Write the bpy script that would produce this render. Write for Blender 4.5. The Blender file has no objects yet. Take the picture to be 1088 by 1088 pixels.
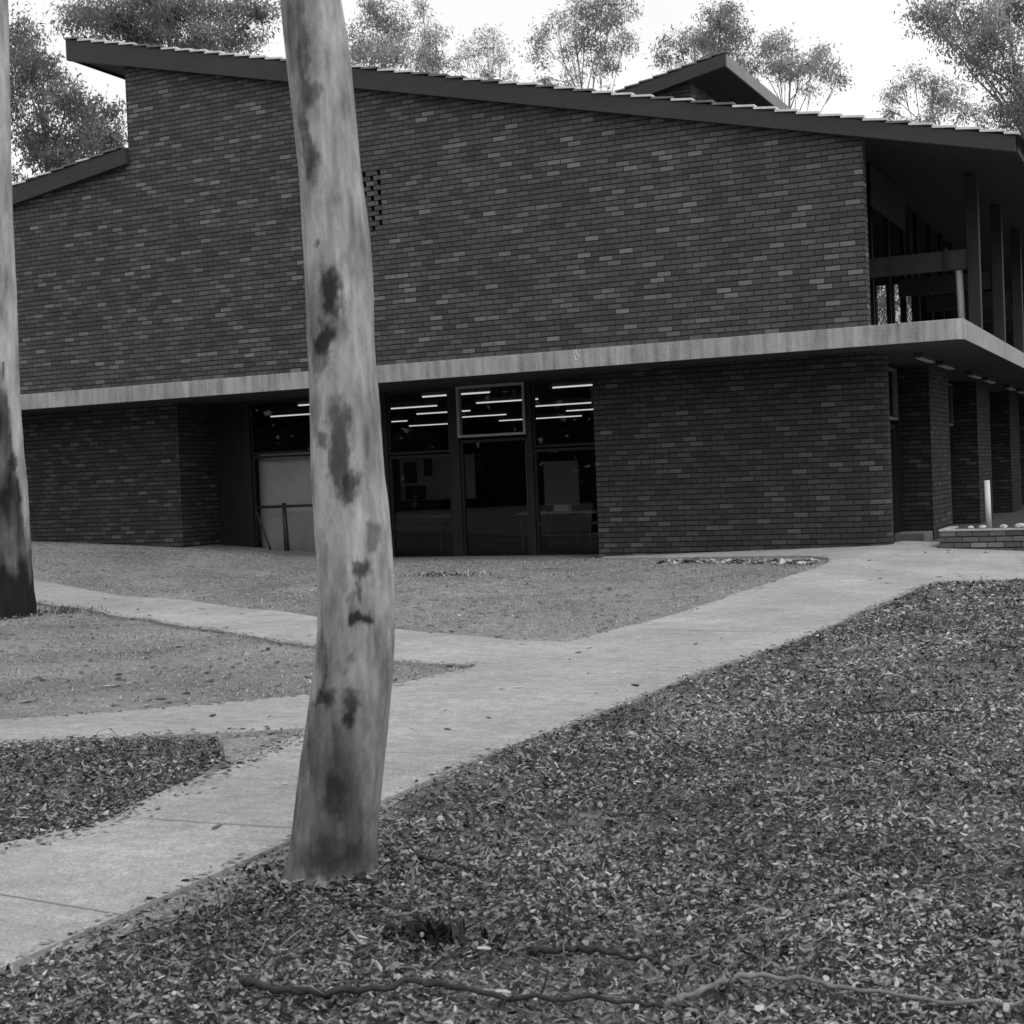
import bpy, bmesh, math, random
import numpy as np
from mathutils import Vector, Matrix, noise as mnoise

random.seed(7)
rng = np.random.default_rng(11)
scene = bpy.context.scene
col = scene.collection
R_ = math.radians

# ------------------------------------------------------------------ materials
def new_mat(name):
    m = bpy.data.materials.new(name); m.use_nodes = True
    nt = m.node_tree
    b = nt.nodes['Principled BSDF']
    b.inputs['Specular IOR Level'].default_value = 0.25
    return m, nt, b

def N(nt, t, **kw):
    n = nt.nodes.new(t)
    for k, v in kw.items():
        setattr(n, k, v)
    return n

def math_n(nt, op, a, b=None, c=None, clamp=False):
    n = nt.nodes.new('ShaderNodeMath'); n.operation = op; n.use_clamp = clamp
    for i, v in enumerate((a, b, c)):
        if v is None: continue
        if isinstance(v, (int, float)): n.inputs[i].default_value = v
        else: nt.links.new(v, n.inputs[i])
    return n.outputs[0]

def noise_n(nt, vec, scale, detail=3, rough=.55, dist=0.):
    n = nt.nodes.new('ShaderNodeTexNoise')
    n.inputs['Scale'].default_value = scale; n.inputs['Detail'].default_value = detail
    n.inputs['Roughness'].default_value = rough; n.inputs['Distortion'].default_value = dist
    if vec is not None: nt.links.new(vec, n.inputs['Vector'])
    return n.outputs['Fac']

def ramp_n(nt, fac, stops, interp='LINEAR'):
    n = nt.nodes.new('ShaderNodeValToRGB'); cr = n.color_ramp; cr.interpolation = interp
    while len(cr.elements) > 1: cr.elements.remove(cr.elements[-1])
    cr.elements[0].position = stops[0][0]; v = stops[0][1]; cr.elements[0].color = (v, v, v, 1)
    for p, v in stops[1:]:
        e = cr.elements.new(p); e.color = (v, v, v, 1)
    nt.links.new(fac, n.inputs['Fac'])
    return n.outputs['Color']

def mix_f(nt, f, a, b):
    n = nt.nodes.new('ShaderNodeMix'); n.data_type = 'FLOAT'
    for i, v in zip((0, 2, 3), (f, a, b)):
        if isinstance(v, (int, float)): n.inputs[i].default_value = v
        else: nt.links.new(v, n.inputs[i])
    return n.outputs[0]

def coord(nt, which='Object'):
    return nt.nodes.new('ShaderNodeTexCoord').outputs[which]

def scaled(nt, vec, s):
    n = nt.nodes.new('ShaderNodeMapping'); n.inputs['Scale'].default_value = s
    nt.links.new(vec, n.inputs['Vector']); return n.outputs[0]

def set_bump(nt, b, h, strength, dist):
    n = nt.nodes.new('ShaderNodeBump'); n.inputs['Strength'].default_value = strength
    n.inputs['Distance'].default_value = dist
    nt.links.new(h, n.inputs['Height']); nt.links.new(n.outputs[0], b.inputs['Normal'])

def noisy(name, lo, hi, scale=6, rough=.8, bump=.3, stretch=(1, 1, 1), fine=60, spec=.25):
    m, nt, b = new_mat(name)
    v = scaled(nt, coord(nt), stretch)
    a = noise_n(nt, v, scale, 5, .6); f = noise_n(nt, v, fine, 3, .6)
    t = math_n(nt, 'ADD', math_n(nt, 'MULTIPLY', a, .65), math_n(nt, 'MULTIPLY', f, .35))
    nt.links.new(ramp_n(nt, t, [(.32, lo), (.68, hi)]), b.inputs['Base Color'])
    b.inputs['Roughness'].default_value = rough
    b.inputs['Specular IOR Level'].default_value = spec
    if bump: set_bump(nt, b, t, bump, .01)
    return m

def brick_mat(name, k=1.0, ch=.086, cl=.24):
    m, nt, b = new_mat(name)
    uv = nt.nodes.new('ShaderNodeUVMap').outputs[0]
    sp = nt.nodes.new('ShaderNodeSeparateXYZ'); nt.links.new(uv, sp.inputs[0])
    # slight unevenness of the laying
    wob = math_n(nt, 'MULTIPLY', math_n(nt, 'SUBTRACT', noise_n(nt, uv, 1.7, 2), .5), .012)
    vv = math_n(nt, 'DIVIDE', math_n(nt, 'ADD', sp.outputs[1], wob), ch)
    row = math_n(nt, 'FLOOR', vv); fv = math_n(nt, 'FRACT', vv)
    odd = math_n(nt, 'MODULO', math_n(nt, 'ABSOLUTE', row), 2.0)
    wn0 = nt.nodes.new('ShaderNodeTexWhiteNoise'); wn0.noise_dimensions = '1D'
    nt.links.new(row, wn0.inputs['W'])
    off = math_n(nt, 'ADD', math_n(nt, 'MULTIPLY', odd, .5), math_n(nt, 'MULTIPLY', wn0.outputs['Value'], .16))
    uu = math_n(nt, 'ADD', math_n(nt, 'DIVIDE', sp.outputs[0], cl), off)
    cid = math_n(nt, 'FLOOR', uu); fu = math_n(nt, 'FRACT', uu)
    cmb = nt.nodes.new('ShaderNodeCombineXYZ'); nt.links.new(cid, cmb.inputs[0]); nt.links.new(row, cmb.inputs[1])
    wn = nt.nodes.new('ShaderNodeTexWhiteNoise'); wn.noise_dimensions = '2D'
    nt.links.new(cmb.outputs[0], wn.inputs['Vector'])
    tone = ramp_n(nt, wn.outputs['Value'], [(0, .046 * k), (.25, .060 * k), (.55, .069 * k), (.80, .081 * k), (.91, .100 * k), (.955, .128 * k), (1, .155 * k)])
    big = noise_n(nt, uv, .55, 3); mid = noise_n(nt, uv, 24, 4, .7)
    stk = noise_n(nt, scaled(nt, uv, (1.6, .16, 1)), 1.5, 5, .65)
    tone = math_n(nt, 'MULTIPLY', tone, math_n(nt, 'ADD', .72, math_n(nt, 'MULTIPLY', stk, .56)))
    tone2 = math_n(nt, 'MULTIPLY', tone, math_n(nt, 'ADD', .64, math_n(nt, 'ADD', math_n(nt, 'MULTIPLY', big, .32), math_n(nt, 'MULTIPLY', mid, .42))))
    # joints: raked, dark, bed shadow put into the tone; bed joints wider than perpends
    def edge(f, w):
        d = math_n(nt, 'MINIMUM', f, math_n(nt, 'SUBTRACT', 1.0, f))
        mr = nt.nodes.new('ShaderNodeMapRange'); mr.interpolation_type = 'SMOOTHSTEP'
        mr.inputs['From Min'].default_value = w * .55; mr.inputs['From Max'].default_value = w * 1.35
        nt.links.new(d, mr.inputs['Value']); return mr.outputs[0]
    face = math_n(nt, 'MULTIPLY', edge(fv, .108), math_n(nt, 'ADD', .18, math_n(nt, 'MULTIPLY', edge(fu, .028), .82)))
    nt.links.new(mix_f(nt, face, .015 * k, math_n(nt, 'MULTIPLY', tone2, 1.10)), b.inputs['Base Color'])
    b.inputs['Roughness'].default_value = .85
    h = math_n(nt, 'ADD', face, math_n(nt, 'MULTIPLY', mid, .25))
    set_bump(nt, b, h, .9, .012)
    return m

def tone_mat(name, rough=.85, bump=0, trans=0, spec=.2, gain=1.0):
    """base colour from a per-vertex tone attribute, with fine grain"""
    m, nt, b = new_mat(name)
    a = nt.nodes.new('ShaderNodeAttribute'); a.attribute_name = 'tone'
    f = noise_n(nt, coord(nt), 55, 4, .65)
    if bump:
        v1 = noise_n(nt, scaled(nt, coord(nt), (1, 1, .16)), 46, 6, .75); v2 = noise_n(nt, scaled(nt, coord(nt), (1, 1, .5)), 95, 5, .8)
        f = math_n(nt, 'ADD', math_n(nt, 'MULTIPLY', v1, .95), math_n(nt, 'MULTIPLY', v2, .95)); f = math_n(nt, 'SUBTRACT', f, .45)
        fl = noise_n(nt, scaled(nt, coord(nt), (1, 1, .4)), 15, 5, .7)
        f = math_n(nt, 'SUBTRACT', f, math_n(nt, 'MULTIPLY', math_n(nt, 'MULTIPLY', math_n(nt, 'SUBTRACT', fl, .60, clamp=True), 6.0, clamp=True), .62))
        f = math_n(nt, 'MAXIMUM', f, -.7)
    t = math_n(nt, 'MULTIPLY', a.outputs['Fac'], math_n(nt, 'ADD', .7 * gain, math_n(nt, 'MULTIPLY', f, .6 * gain)))
    nt.links.new(t, b.inputs['Base Color'])
    b.inputs['Roughness'].default_value = rough
    b.inputs['Specular IOR Level'].default_value = spec
    if bump: set_bump(nt, b, noise_n(nt, scaled(nt, coord(nt), (1, 1, .35)), 42, 5, .6), bump, .006)
    if trans:
        tr = nt.nodes.new('ShaderNodeBsdfTranslucent'); nt.links.new(t, tr.inputs['Color'])
        mx = nt.nodes.new('ShaderNodeMixShader'); mx.inputs[0].default_value = trans
        nt.links.new(b.outputs[0], mx.inputs[1]); nt.links.new(tr.outputs[0], mx.inputs[2])
        nt.links.new(mx.outputs[0], nt.nodes['Material Output'].inputs['Surface'])
    return m

M = {}
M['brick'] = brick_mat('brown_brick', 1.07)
M['brick_low'] = brick_mat('brown_brick_shaded', .60)  # same brick darkened, shade below the ledge put into its colour
M['brick_pier'] = brick_mat('shaded_brick', .44)  # darker copy of the brick, balcony shade painted into the piers
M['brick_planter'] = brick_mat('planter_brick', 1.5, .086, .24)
M['fascia'] = noisy('dark_fascia', .034, .052, 3, .6, .1, (.3, 1, 1), 40)
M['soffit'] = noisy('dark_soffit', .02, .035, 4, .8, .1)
M['soffit_conc'] = noisy('soffit_concrete', .035, .055, 2.5, .85, .2)
M['timber'] = noisy('dark_timber', .05, .085, 8, .7, .2, (1, 1, .15))
M['post'] = noisy('weathered_post', .028, .05, 8, .7, .3, (1, 1, .15))
M['timber_dim'] = noisy('shaded_timber', .02, .035, 8, .7, .2, (1, 1, .15))  # timber tone lowered to hold the shade under the balcony roof
M['timber_black'] = noisy('black_timber', .012, .022, 8, .6, .15, (1, 1, .15))
M['frame_dim'] = noisy('dull_aluminium', .10, .15, 12, .5, 0, spec=.3)
M['frame_grey'] = noisy('grey_aluminium', .25, .32, 12, .45, 0, spec=.4)
M['white'] = noisy('white_paint', .55, .7, 6, .6, .1)
M['panel'] = noisy('pale_board', .66, .92, 1.1, .7, .05, (1, 1, .6), 8)
M['board'] = noisy('pin_board', .34, .44, 2, .8, .05)
M['paper'] = noisy('white_paper', .6, .75, 3, .8, 0)
M['interior'] = noisy('interior_wall', .12, .18, 2, .8, 0)
M['interior_dark'] = noisy('interior_floor', .03, .05, 2, .6, 0)
M['table'] = noisy('table_top', .3, .42, 3, .5, 0)
M['tile'] = noisy('roof_tile', .10, .16, 5, .8, .3)
M['verge'] = noisy('pale_verge_tile', .55, .75, 9, .8, .3)
M['verge_dark'] = noisy('weathered_verge_tile', .10, .22, 9, .8, .3)
M['steel'] = noisy('dark_steel', .02, .035, 8, .5, 0, spec=.4)
M['soil'] = noisy('planter_soil', .05, .12, 9, .95, .6)
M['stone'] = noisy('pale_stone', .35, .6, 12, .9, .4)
M['coping'] = noisy('pale_coping', .30, .46, 10, .85, .3)
M['leaf'] = tone_mat('gum_leaf', .6, 0, .45)
M['bark'] = tone_mat('gum_bark', .85, .7)
M['litter'] = tone_mat('leaf_litter', .85, 0, .12)
M['blade'] = tone_mat('grass_blade', .85, 0, .2)
M['twig'] = noisy('dead_twig', .018, .06, 20, .9, .5, (1, 1, 1), 90)
M['twig_grey'] = noisy('weathered_branch', .10, .24, 20, .9, .5, (1, 1, 1), 90)

# concrete ledge: streaked, stained
m, nt, b = new_mat('ledge_concrete'); M['ledge'] = m
o = coord(nt)
st = noise_n(nt, scaled(nt, o, (5, 5, .35)), 2.2, 5, .65); bl = noise_n(nt, o, 1.1, 4); fi = noise_n(nt, o, 38, 3)
t = math_n(nt, 'ADD', math_n(nt, 'MULTIPLY', st, .5), math_n(nt, 'ADD', math_n(nt, 'MULTIPLY', bl, .3), math_n(nt, 'MULTIPLY', fi, .2)))
nt.links.new(ramp_n(nt, t, [(.37, .17), (.5, .32), (.62, .45)]), b.inputs['Base Color'])
b.inputs['Roughness'].default_value = .9
set_bump(nt, b, t, .25, .01)

# footpath concrete: pale, speckled aggregate, soft stains
m, nt, b = new_mat('path_concrete'); M['path'] = m
o = coord(nt)
sp_ = noise_n(nt, o, 70, 6, .85); md = noise_n(nt, o, 11, 6, .75); bg = noise_n(nt, o, .8, 4, .6)
ln = noise_n(nt, scaled(nt, o, (1, 5, 1)), 3.0, 4, .6)
t = math_n(nt, 'ADD', math_n(nt, 'ADD', math_n(nt, 'MULTIPLY', sp_, .52), math_n(nt, 'MULTIPLY', md, .20)),
           math_n(nt, 'ADD', math_n(nt, 'MULTIPLY', bg, .18), math_n(nt, 'MULTIPLY', ln, .10)))
nt.links.new(ramp_n(nt, t, [(.38, .12), (.46, .27), (.53, .36), (.60, .56)]), b.inputs['Base Color'])
b.inputs['Roughness'].default_value = .92
set_bump(nt, b, sp_, .6, .006)

# dry lawn and bare earth
m, nt, b = new_mat('dry_lawn'); M['lawn'] = m
o = coord(nt)
f1 = noise_n(nt, o, 36, 6, .85, .4); f2 = noise_n(nt, o, 7, 6, .75); f3 = noise_n(nt, o, .6, 5, .6)
t = math_n(nt, 'ADD', math_n(nt, 'MULTIPLY', f1, .46), math_n(nt, 'ADD', math_n(nt, 'MULTIPLY', f2, .28), math_n(nt, 'MULTIPLY', f3, .26)))
nt.links.new(ramp_n(nt, t, [(.38, .05), (.45, .15), (.53, .235), (.61, .38)]), b.inputs['Base Color'])
b.inputs['Roughness'].default_value = .95
set_bump(nt, b, f1, .6, .015)

# mulch base between the litter
m, nt, b = new_mat('mulch_soil'); M['mulch'] = m
o = coord(nt)
f1 = noise_n(nt, o, 62, 6, .8, .6); f2 = noise_n(nt, o, 9, 5, .7); f3 = noise_n(nt, o, .9, 3)
t = math_n(nt, 'ADD', math_n(nt, 'MULTIPLY', f1, .5), math_n(nt, 'ADD', math_n(nt, 'MULTIPLY', f2, .28), math_n(nt, 'MULTIPLY', f3, .22)))
nt.links.new(ramp_n(nt, t, [(.38, .012), (.45, .06), (.53, .16), (.61, .32)]), b.inputs['Base Color'])
b.inputs['Roughness'].default_value = .95
set_bump(nt, b, t, .9, .03)

# sandy verge and gravel
m, nt, b = new_mat('sandy_gravel'); M['gravel'] = m
o = coord(nt)
vo = nt.nodes.new('ShaderNodeTexVoronoi'); vo.inputs['Scale'].default_value = 55; nt.links.new(o, vo.inputs['Vector'])
f2 = noise_n(nt, o, 8, 5, .7)
t = math_n(nt, 'ADD', math_n(nt, 'MULTIPLY', vo.outputs['Distance'], .6), math_n(nt, 'MULTIPLY', f2, .6))
nt.links.new(ramp_n(nt, t, [(.25, .33), (.5, .27), (.8, .13)]), b.inputs['Base Color'])
b.inputs['Roughness'].default_value = .95
set_bump(nt, b, t, .6, .012)

# window glass: thin pane, reflective by angle, see-through
def glass_mat(name, tint):
    m = bpy.data.materials.new(name); m.use_nodes = True; nt = m.node_tree
    nt.nodes.remove(nt.nodes['Principled BSDF'])
    tr = nt.nodes.new('ShaderNodeBsdfTransparent'); tr.inputs[0].default_value = (tint, tint, tint, 1)
    gl = nt.nodes.new('ShaderNodeBsdfGlossy'); gl.inputs['Roughness'].default_value = .015
    fr = nt.nodes.new('ShaderNodeFresnel'); fr.inputs['IOR'].default_value = 1.5
    mx = nt.nodes.new('ShaderNodeMixShader')
    nt.links.new(fr.outputs[0], mx.inputs[0]); nt.links.new(tr.outputs[0], mx.inputs[1]); nt.links.new(gl.outputs[0], mx.inputs[2])
    nt.links.new(mx.outputs[0], nt.nodes['Material Output'].inputs['Surface'])
    return m
M['glass'] = glass_mat('window_glass', .72)

def emit_mat(name, e):
    m, nt, b = new_mat(name)
    b.inputs['Base Color'].default_value = (.7, .7, .7, 1)
    b.inputs['Emission Color'].default_value = (1, 1, 1, 1)
    b.inputs['Emission Strength'].default_value = e
    return m
M['tube'] = emit_mat('lit_tube', .85)

# ------------------------------------------------------------------ mesh helpers
class MB:
    def __init__(s): s.v = []; s.f = []; s.mi = []
    def add(s, vs, fs, mi=0):
        o = len(s.v); s.v += [tuple(p) for p in vs]
        for f in fs: s.f.append(tuple(i + o for i in f)); s.mi.append(mi)
        return s
    def box(s, x0, x1, y0, y1, z0, z1, mi=0):
        vs = [(x0, y0, z0), (x1, y0, z0), (x1, y1, z0), (x0, y1, z0), (x0, y0, z1), (x1, y0, z1), (x1, y1, z1), (x0, y1, z1)]
        return s.add(vs, [(0, 3, 2, 1), (4, 5, 6, 7), (0, 1, 5, 4), (1, 2, 6, 5), (2, 3, 7, 6), (3, 0, 4, 7)], mi)
    def prism(s, plan, z0, z1, mi=0):
        """plan polygon (ccw) extruded upwards"""
        n = len(plan)
        vs = [(x, y, z0) for x, y in plan] + [(x, y, z1) for x, y in plan]
        fs = [tuple(range(n - 1, -1, -1)), tuple(range(n, 2 * n))] + [(i, (i + 1) % n, n + (i + 1) % n, n + i) for i in range(n)]
        return s.add(vs, fs, mi)
    def elev(s, poly, y0, y1, mi=0):
        """elevation polygon in x,z (ccw seen from -y) pushed from y0 to y1"""
        n = len(poly)
        vs = [(x, y0, z) for x, z in poly] + [(x, y1, z) for x, z in poly]
        fs = [tuple(range(n)), tuple(range(2 * n - 1, n - 1, -1))] + [((i + 1) % n, i, n + i, n + (i + 1) % n) for i in range(n)]
        return s.add(vs, fs, mi)
    def tube(s, pts, rad, n=8, mi=0, cap=True):
        pts = [Vector(p) for p in pts]
        if isinstance(rad, (int, float)): rad = [rad] * len(pts)
        rings = []; up = Vector((0, 0, 1)); vs = []
        for i, p in enumerate(pts):
            d = (pts[min(i + 1, len(pts) - 1)] - pts[max(i - 1, 0)]).normalized()
            a = d.cross(up)
            if a.length < .05: a = d.cross(Vector((0, 1, 0)))
            a.normalize(); b = d.cross(a)
            for k in range(n):
                t = 2 * math.pi * k / n
                vs.append(p + (a * math.cos(t) + b * math.sin(t)) * rad[i])
        fs = []
        for i in range(len(pts) - 1):
            for k in range(n):
                fs.append((i * n + k, i * n + (k + 1) % n, (i + 1) * n + (k + 1) % n, (i + 1) * n + k))
        if cap:
            fs.append(tuple(range(n - 1, -1, -1))); fs.append(tuple(range((len(pts) - 1) * n, len(pts) * n)))
        return s.add(vs, fs, mi)
    def build(s, name, mats, parent=None, smooth=False, bevel=0, uv=False):
        me = bpy.data.meshes.new(name); me.from_pydata(s.v, [], s.f)
        if not isinstance(mats, (list, tuple)): mats = [mats]
        for m in mats: me.materials.append(m)
        me.polygons.foreach_set('material_index', s.mi)
        bm = bmesh.new(); bm.from_mesh(me); bmesh.ops.recalc_face_normals(bm, faces=bm.faces)
        if bevel:
            bmesh.ops.bevel(bm, geom=list(bm.edges), offset=bevel, segments=1, affect='EDGES')
        bm.to_mesh(me); bm.free()
        if smooth: me.polygons.foreach_set('use_smooth', [True] * len(me.polygons))
        if uv: wall_uv(me)
        me.update()
        o = bpy.data.objects.new(name, me); col.objects.link(o)
        if parent: o.parent = parent
        return o

def wall_uv(me):
    l = me.uv_layers.new(name='UVMap')
    for p in me.polygons:
        n = p.normal
        for li in p.loop_indices:
            c = me.vertices[me.loops[li].vertex_index].co
            if abs(n.z) > .8: u, v = c.x, c.y
            elif abs(n.x) > abs(n.y): u, v = c.y + .06, c.z
            else: u, v = c.x, c.z
            l.data[li].uv = (u, v)

def tag(o, label, cat, group=None):
    o['label'] = label; o['category'] = cat
    if group: o['group'] = group
    return o

def empty(name, loc=(0, 0, 0)):
    o = bpy.data.objects.new(name, None); o.location = loc; o.empty_display_size = .3
    col.objects.link(o); return o

def np_mesh(name, verts, quads, mat, tone=None, parent=None, smooth=False):
    """fast mesh of quads/tris from numpy arrays; tone per vertex"""
    me = bpy.data.meshes.new(name)
    nv, nf, k = len(verts), len(quads), quads.shape[1]
    me.vertices.add(nv); me.vertices.foreach_set('co', verts.astype(np.float32).ravel())
    me.loops.add(nf * k); me.loops.foreach_set('vertex_index', quads.astype(np.int32).ravel())
    me.polygons.add(nf); me.polygons.foreach_set('loop_start', np.arange(0, nf * k, k, dtype=np.int32))
    if tone is not None:
        a = me.attributes.new('tone', 'FLOAT', 'POINT'); a.data.foreach_set('value', tone.astype(np.float32))
    me.materials.append(mat)
    me.update(calc_edges=True); me.validate()
    if smooth: me.polygons.foreach_set('use_smooth', [True] * nf)
    o = bpy.data.objects.new(name, me); col.objects.link(o)
    if parent: o.parent = parent
    return o

def ss(a, b, x):
    t = np.clip((x - a) / (b - a), 0, 1); return t * t * (3 - 2 * t)

# ------------------------------------------------------------------ camera (surveyed)
CAM = Vector((4.285, -21.544, 1.5))
cr = Vector((.90303, .42764, -.04075)); cu = Vector((.02673, .03876, .99889)); cf = Vector((-.42874, .90312, -.02357))
cr.normalize(); cu = (cu - cr * cu.dot(cr)).normalized(); cf = cu.cross(cr)
cd = bpy.data.cameras.new('camera'); cam = bpy.data.objects.new('camera', cd); col.objects.link(cam)
cam.matrix_world = Matrix(((cr.x, cu.x, -cf.x, CAM.x), (cr.y, cu.y, -cf.y, CAM.y), (cr.z, cu.z, -cf.z, CAM.z), (0, 0, 0, 1)))
cd.sensor_width = 36; cd.lens = 36 * 1527 / 1088; cd.clip_end = 3000
cd.dof.use_dof = True; cd.dof.focus_distance = 19; cd.dof.aperture_fstop = 10
scene.camera = cam

# ------------------------------------------------------------------ ground
PX = [-30, -20, -16.6, -13.5, -9.5, -4.8, 0, 2, 5, 30]; PZ = [.85, .72, .57, .41, .10, .09, .2, .10, .0, 0]
def hgt(x, y):
    x = np.asarray(x, float); y = np.asarray(y, float)
    h = np.interp(x, PX, PZ) * ss(-11, -.5, y)
    # falls away to the slab level beside and inside the building
    h = h + (0.06 - h) * ss(2.0, 5.0, y) * (x > -.95)
    h = np.where((x < -.95) & (x > -20.4), h + (-.08 - h) * ss(2.15, 2.6, y), h)
    h = h + .012 * np.sin(x * 1.9 + 1.3 * np.sin(y * 1.1)) * np.sin(y * 1.6 + .7) * ss(-2, -6, y)
    h = h + .10 * np.exp(-((x + 1.35) ** 2 / .32 + (y + 16.1) ** 2 / 1.0))
    return h

def axis(core0, core1, step, far0, far1):
    a = list(np.arange(core0, core1 + 1e-6, step))
    s = step; x = core0; lo = []
    while x > far0: s *= 1.35; x -= s; lo.append(x)
    s = step; x = core1; hi = []
    while x < far1: s *= 1.35; x += s; hi.append(x)
    return np.array(lo[::-1] + a + hi)
gx = axis(-28, 22, .25, -900, 900); gy = axis(-25, 6, .25, -900, 900)
X, Y = np.meshgrid(gx, gy)
Z = hgt(X, Y)
gv = np.stack([X.ravel(), Y.ravel(), Z.ravel()], 1)
nx_, ny_ = len(gx), len(gy)
ii = (np.arange(ny_ - 1)[:, None] * nx_ + np.arange(nx_ - 1)[None]).ravel()
gq = np.stack([ii, ii + 1, ii + nx_ + 1, ii + nx_], 1)
ground = np_mesh('ground', gv, gq, M['lawn'], smooth=True); ground['kind'] = 'structure'

def drape(name, poly, lift, mat, step=.25, side=0.0):
    """a polygon laid over the ground on the ground's own grid, with turned-down edges when side > 0"""
    bm = bmesh.new()
    vs = [bm.verts.new((x, y, 0)) for x, y in poly]
    bm.faces.new(vs)
    xs = [p[0] for p in poly]; ys = [p[1] for p in poly]
    def cuts(lo, hi): return [k * step for k in range(int(math.ceil(lo / step)), int(math.floor(hi / step)) + 1)]
    for c in cuts(min(xs), max(xs)):
        bmesh.ops.bisect_plane(bm, geom=bm.verts[:] + bm.edges[:] + bm.faces[:], plane_co=(c + 1e-5, 0, 0), plane_no=(1, 0, 0))
    for c in cuts(min(ys), max(ys)):
        bmesh.ops.bisect_plane(bm, geom=bm.verts[:] + bm.edges[:] + bm.faces[:], plane_co=(0, c + 1e-5, 0), plane_no=(0, 1, 0))
    for v in bm.verts: v.co.z = float(hgt(v.co.x, v.co.y)) + lift
    bmesh.ops.recalc_face_normals(bm, faces=bm.faces)
    up = sum(f.normal.z for f in bm.faces)
    if up < 0: bmesh.ops.reverse_faces(bm, faces=bm.faces)
    if side:
        be = [e for e in bm.edges if e.is_boundary]
        r = bmesh.ops.extrude_edge_only(bm, edges=be)
        for v in [g for g in r['geom'] if isinstance(g, bmesh.types.BMVert)]: v.co.z -= side
    me = bpy.data.meshes.new(name); bm.to_mesh(me); bm.free(); me.materials.append(mat)
    o = bpy.data.objects.new(name, me); col.objects.link(o)
    return o

def smooth_poly(pts, it=2):
    for _ in range(it):
        q = []
        for i in range(len(pts) - 1):
            a, b = pts[i], pts[i + 1]
            q += [(a[0] * .75 + b[0] * .25, a[1] * .75 + b[1] * .25), (a[0] * .25 + b[0] * .75, a[1] * .25 + b[1] * .75)]
        pts = [pts[0]] + q + [pts[-1]]
    return pts
def ragged(pts, amp, n=6):
    out = []
    for i in range(len(pts) - 1):
        a, b = pts[i], pts[i + 1]
        k = max(1, int(math.hypot(b[0] - a[0], b[1] - a[1]) / .22))
        for j in range(k):
            t = j / k
            x, y = a[0] + (b[0] - a[0]) * t, a[1] + (b[1] - a[1]) * t
            w = mnoise.noise(Vector((x * 2.3, y * 2.3, 3.1))) + .5 * mnoise.noise(Vector((x * 7, y * 7, 9.)))
            out.append((x + w * amp, y + w * amp * .7))
    out.append(pts[-1]); return out

edgeR = smooth_poly([(.95, -26), (.87, -18.22), (.81, -17.2), (.84, -15.79), (.86, -14.2), (1.0, -11.6), (1.24, -9.24), (1.5, -5.1)], 1) + [(1.64, -4.46), (2.47, -3.93), (8, -3.5), (30, -3.3)]
edgeL = ragged([(-1.6, -26), (-.75, -18.6), (-.34, -17.0), (-.20, -16.5), (-.41, -15.29), (-.60, -14.26)], .06)
edgeAlow = ragged([(-.62, -14.2), (-1.5, -14.71), (-2.25, -15.1), (-4.5, -16.6), (-10, -20.5)], .03)
edgeAup = ragged([(-10, -19.3), (-4.6, -15.8), (-2.93, -14.4), (-2.27, -13.79), (-1.45, -12.94), (-1.06, -12.42), (-.92, -11.45)], .06)
edgeBlow = ragged([(-.93, -11.3), (-1.65, -11.3), (-3.09, -10.44), (-5.62, -9.0), (-9.12, -7.1), (-14, -4.7), (-26, 0.6)], .06)
edgeBup = ragged([(-26, 2.2), (-16, -2.6), (-12.04, -4.6), (-7.7, -6.33), (-4.71, -7.98), (-3.02, -9.01), (-1.27, -9.9)], .02)
edgeM = ragged([(-.76, -9.9), (-.51, -8.18), (-.31, -5.5), (-.14, -3.41), (-.12, -2.6), (-.35, -1.6), (-.75, -1.05), (-4.57, .42)], .02)
path_poly = edgeR + [(30, .7), (.75, .7), (.75, 2.2), (.05, 2.2), (-.3, 1.0), (-4.7, 1.0)] + edgeM[::-1] + edgeBup[::-1] + edgeBlow[::-1] + edgeAup[::-1] + edgeAlow[::-1] + edgeL[::-1]
path = drape('path', path_poly, .028, M['path'], .25, .05); path['kind'] = 'structure'
M['walk'] = noisy('shaded_paving', .05, .08, 3, .8, .1)  # shade under the slab put into the floor's dark tone
o = drape('covered_walk', [(-.9, 2.22), (3.2, 2.22), (3.2, 30), (-.9, 30)], .02, M['walk'], .5); o['kind'] = 'structure'
# saw-cut joints across the slab are thin dark sheets on it
def joint_line(pts, w):
    a, b = Vector(pts[0]), Vector(pts[1]); n = Vector((-(b - a).y, (b - a).x)).normalized() * w / 2
    k = 14; L = [a.lerp(b, i / k) for i in range(k + 1)]
    L = [p + n * (mnoise.noise(Vector((p.x * 9, p.y * 9, 0))) * .8) for p in L]
    return [tuple(p + n) for p in L] + [tuple(p - n) for p in L[::-1]]
M['crack'] = noisy('joint_dirt', .2, .3, 30, .95, 0)
jm = bmesh.new()
for a, w in ((((-.30, -17.55), (.84, -17.62)), .007), (((-.05, -16.42), (.80, -16.38)), .007), (((-.38, -14.9), (.83, -14.75)), .006), (((-.55, -12.2), (.93, -12.1)), .006), (((-.45, -9.0), (1.2, -9.0)), .008), (((-.3, -5.6), (1.44, -5.4)), .009)):
    vs = [jm.verts.new((x, y, float(hgt(x, y)) + .032)) for x, y in joint_line(a, w)]
    h = len(vs) // 2
    for i in range(h - 1): jm.faces.new((vs[i], vs[i + 1], vs[2 * h - 2 - i], vs[2 * h - 1 - i]))
me = bpy.data.meshes.new('path_joint'); jm.to_mesh(me); jm.free(); me.materials.append(M['crack'])
o = bpy.data.objects.new('path_joint', me); col.objects.link(o); o['kind'] = 'structure'

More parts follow.
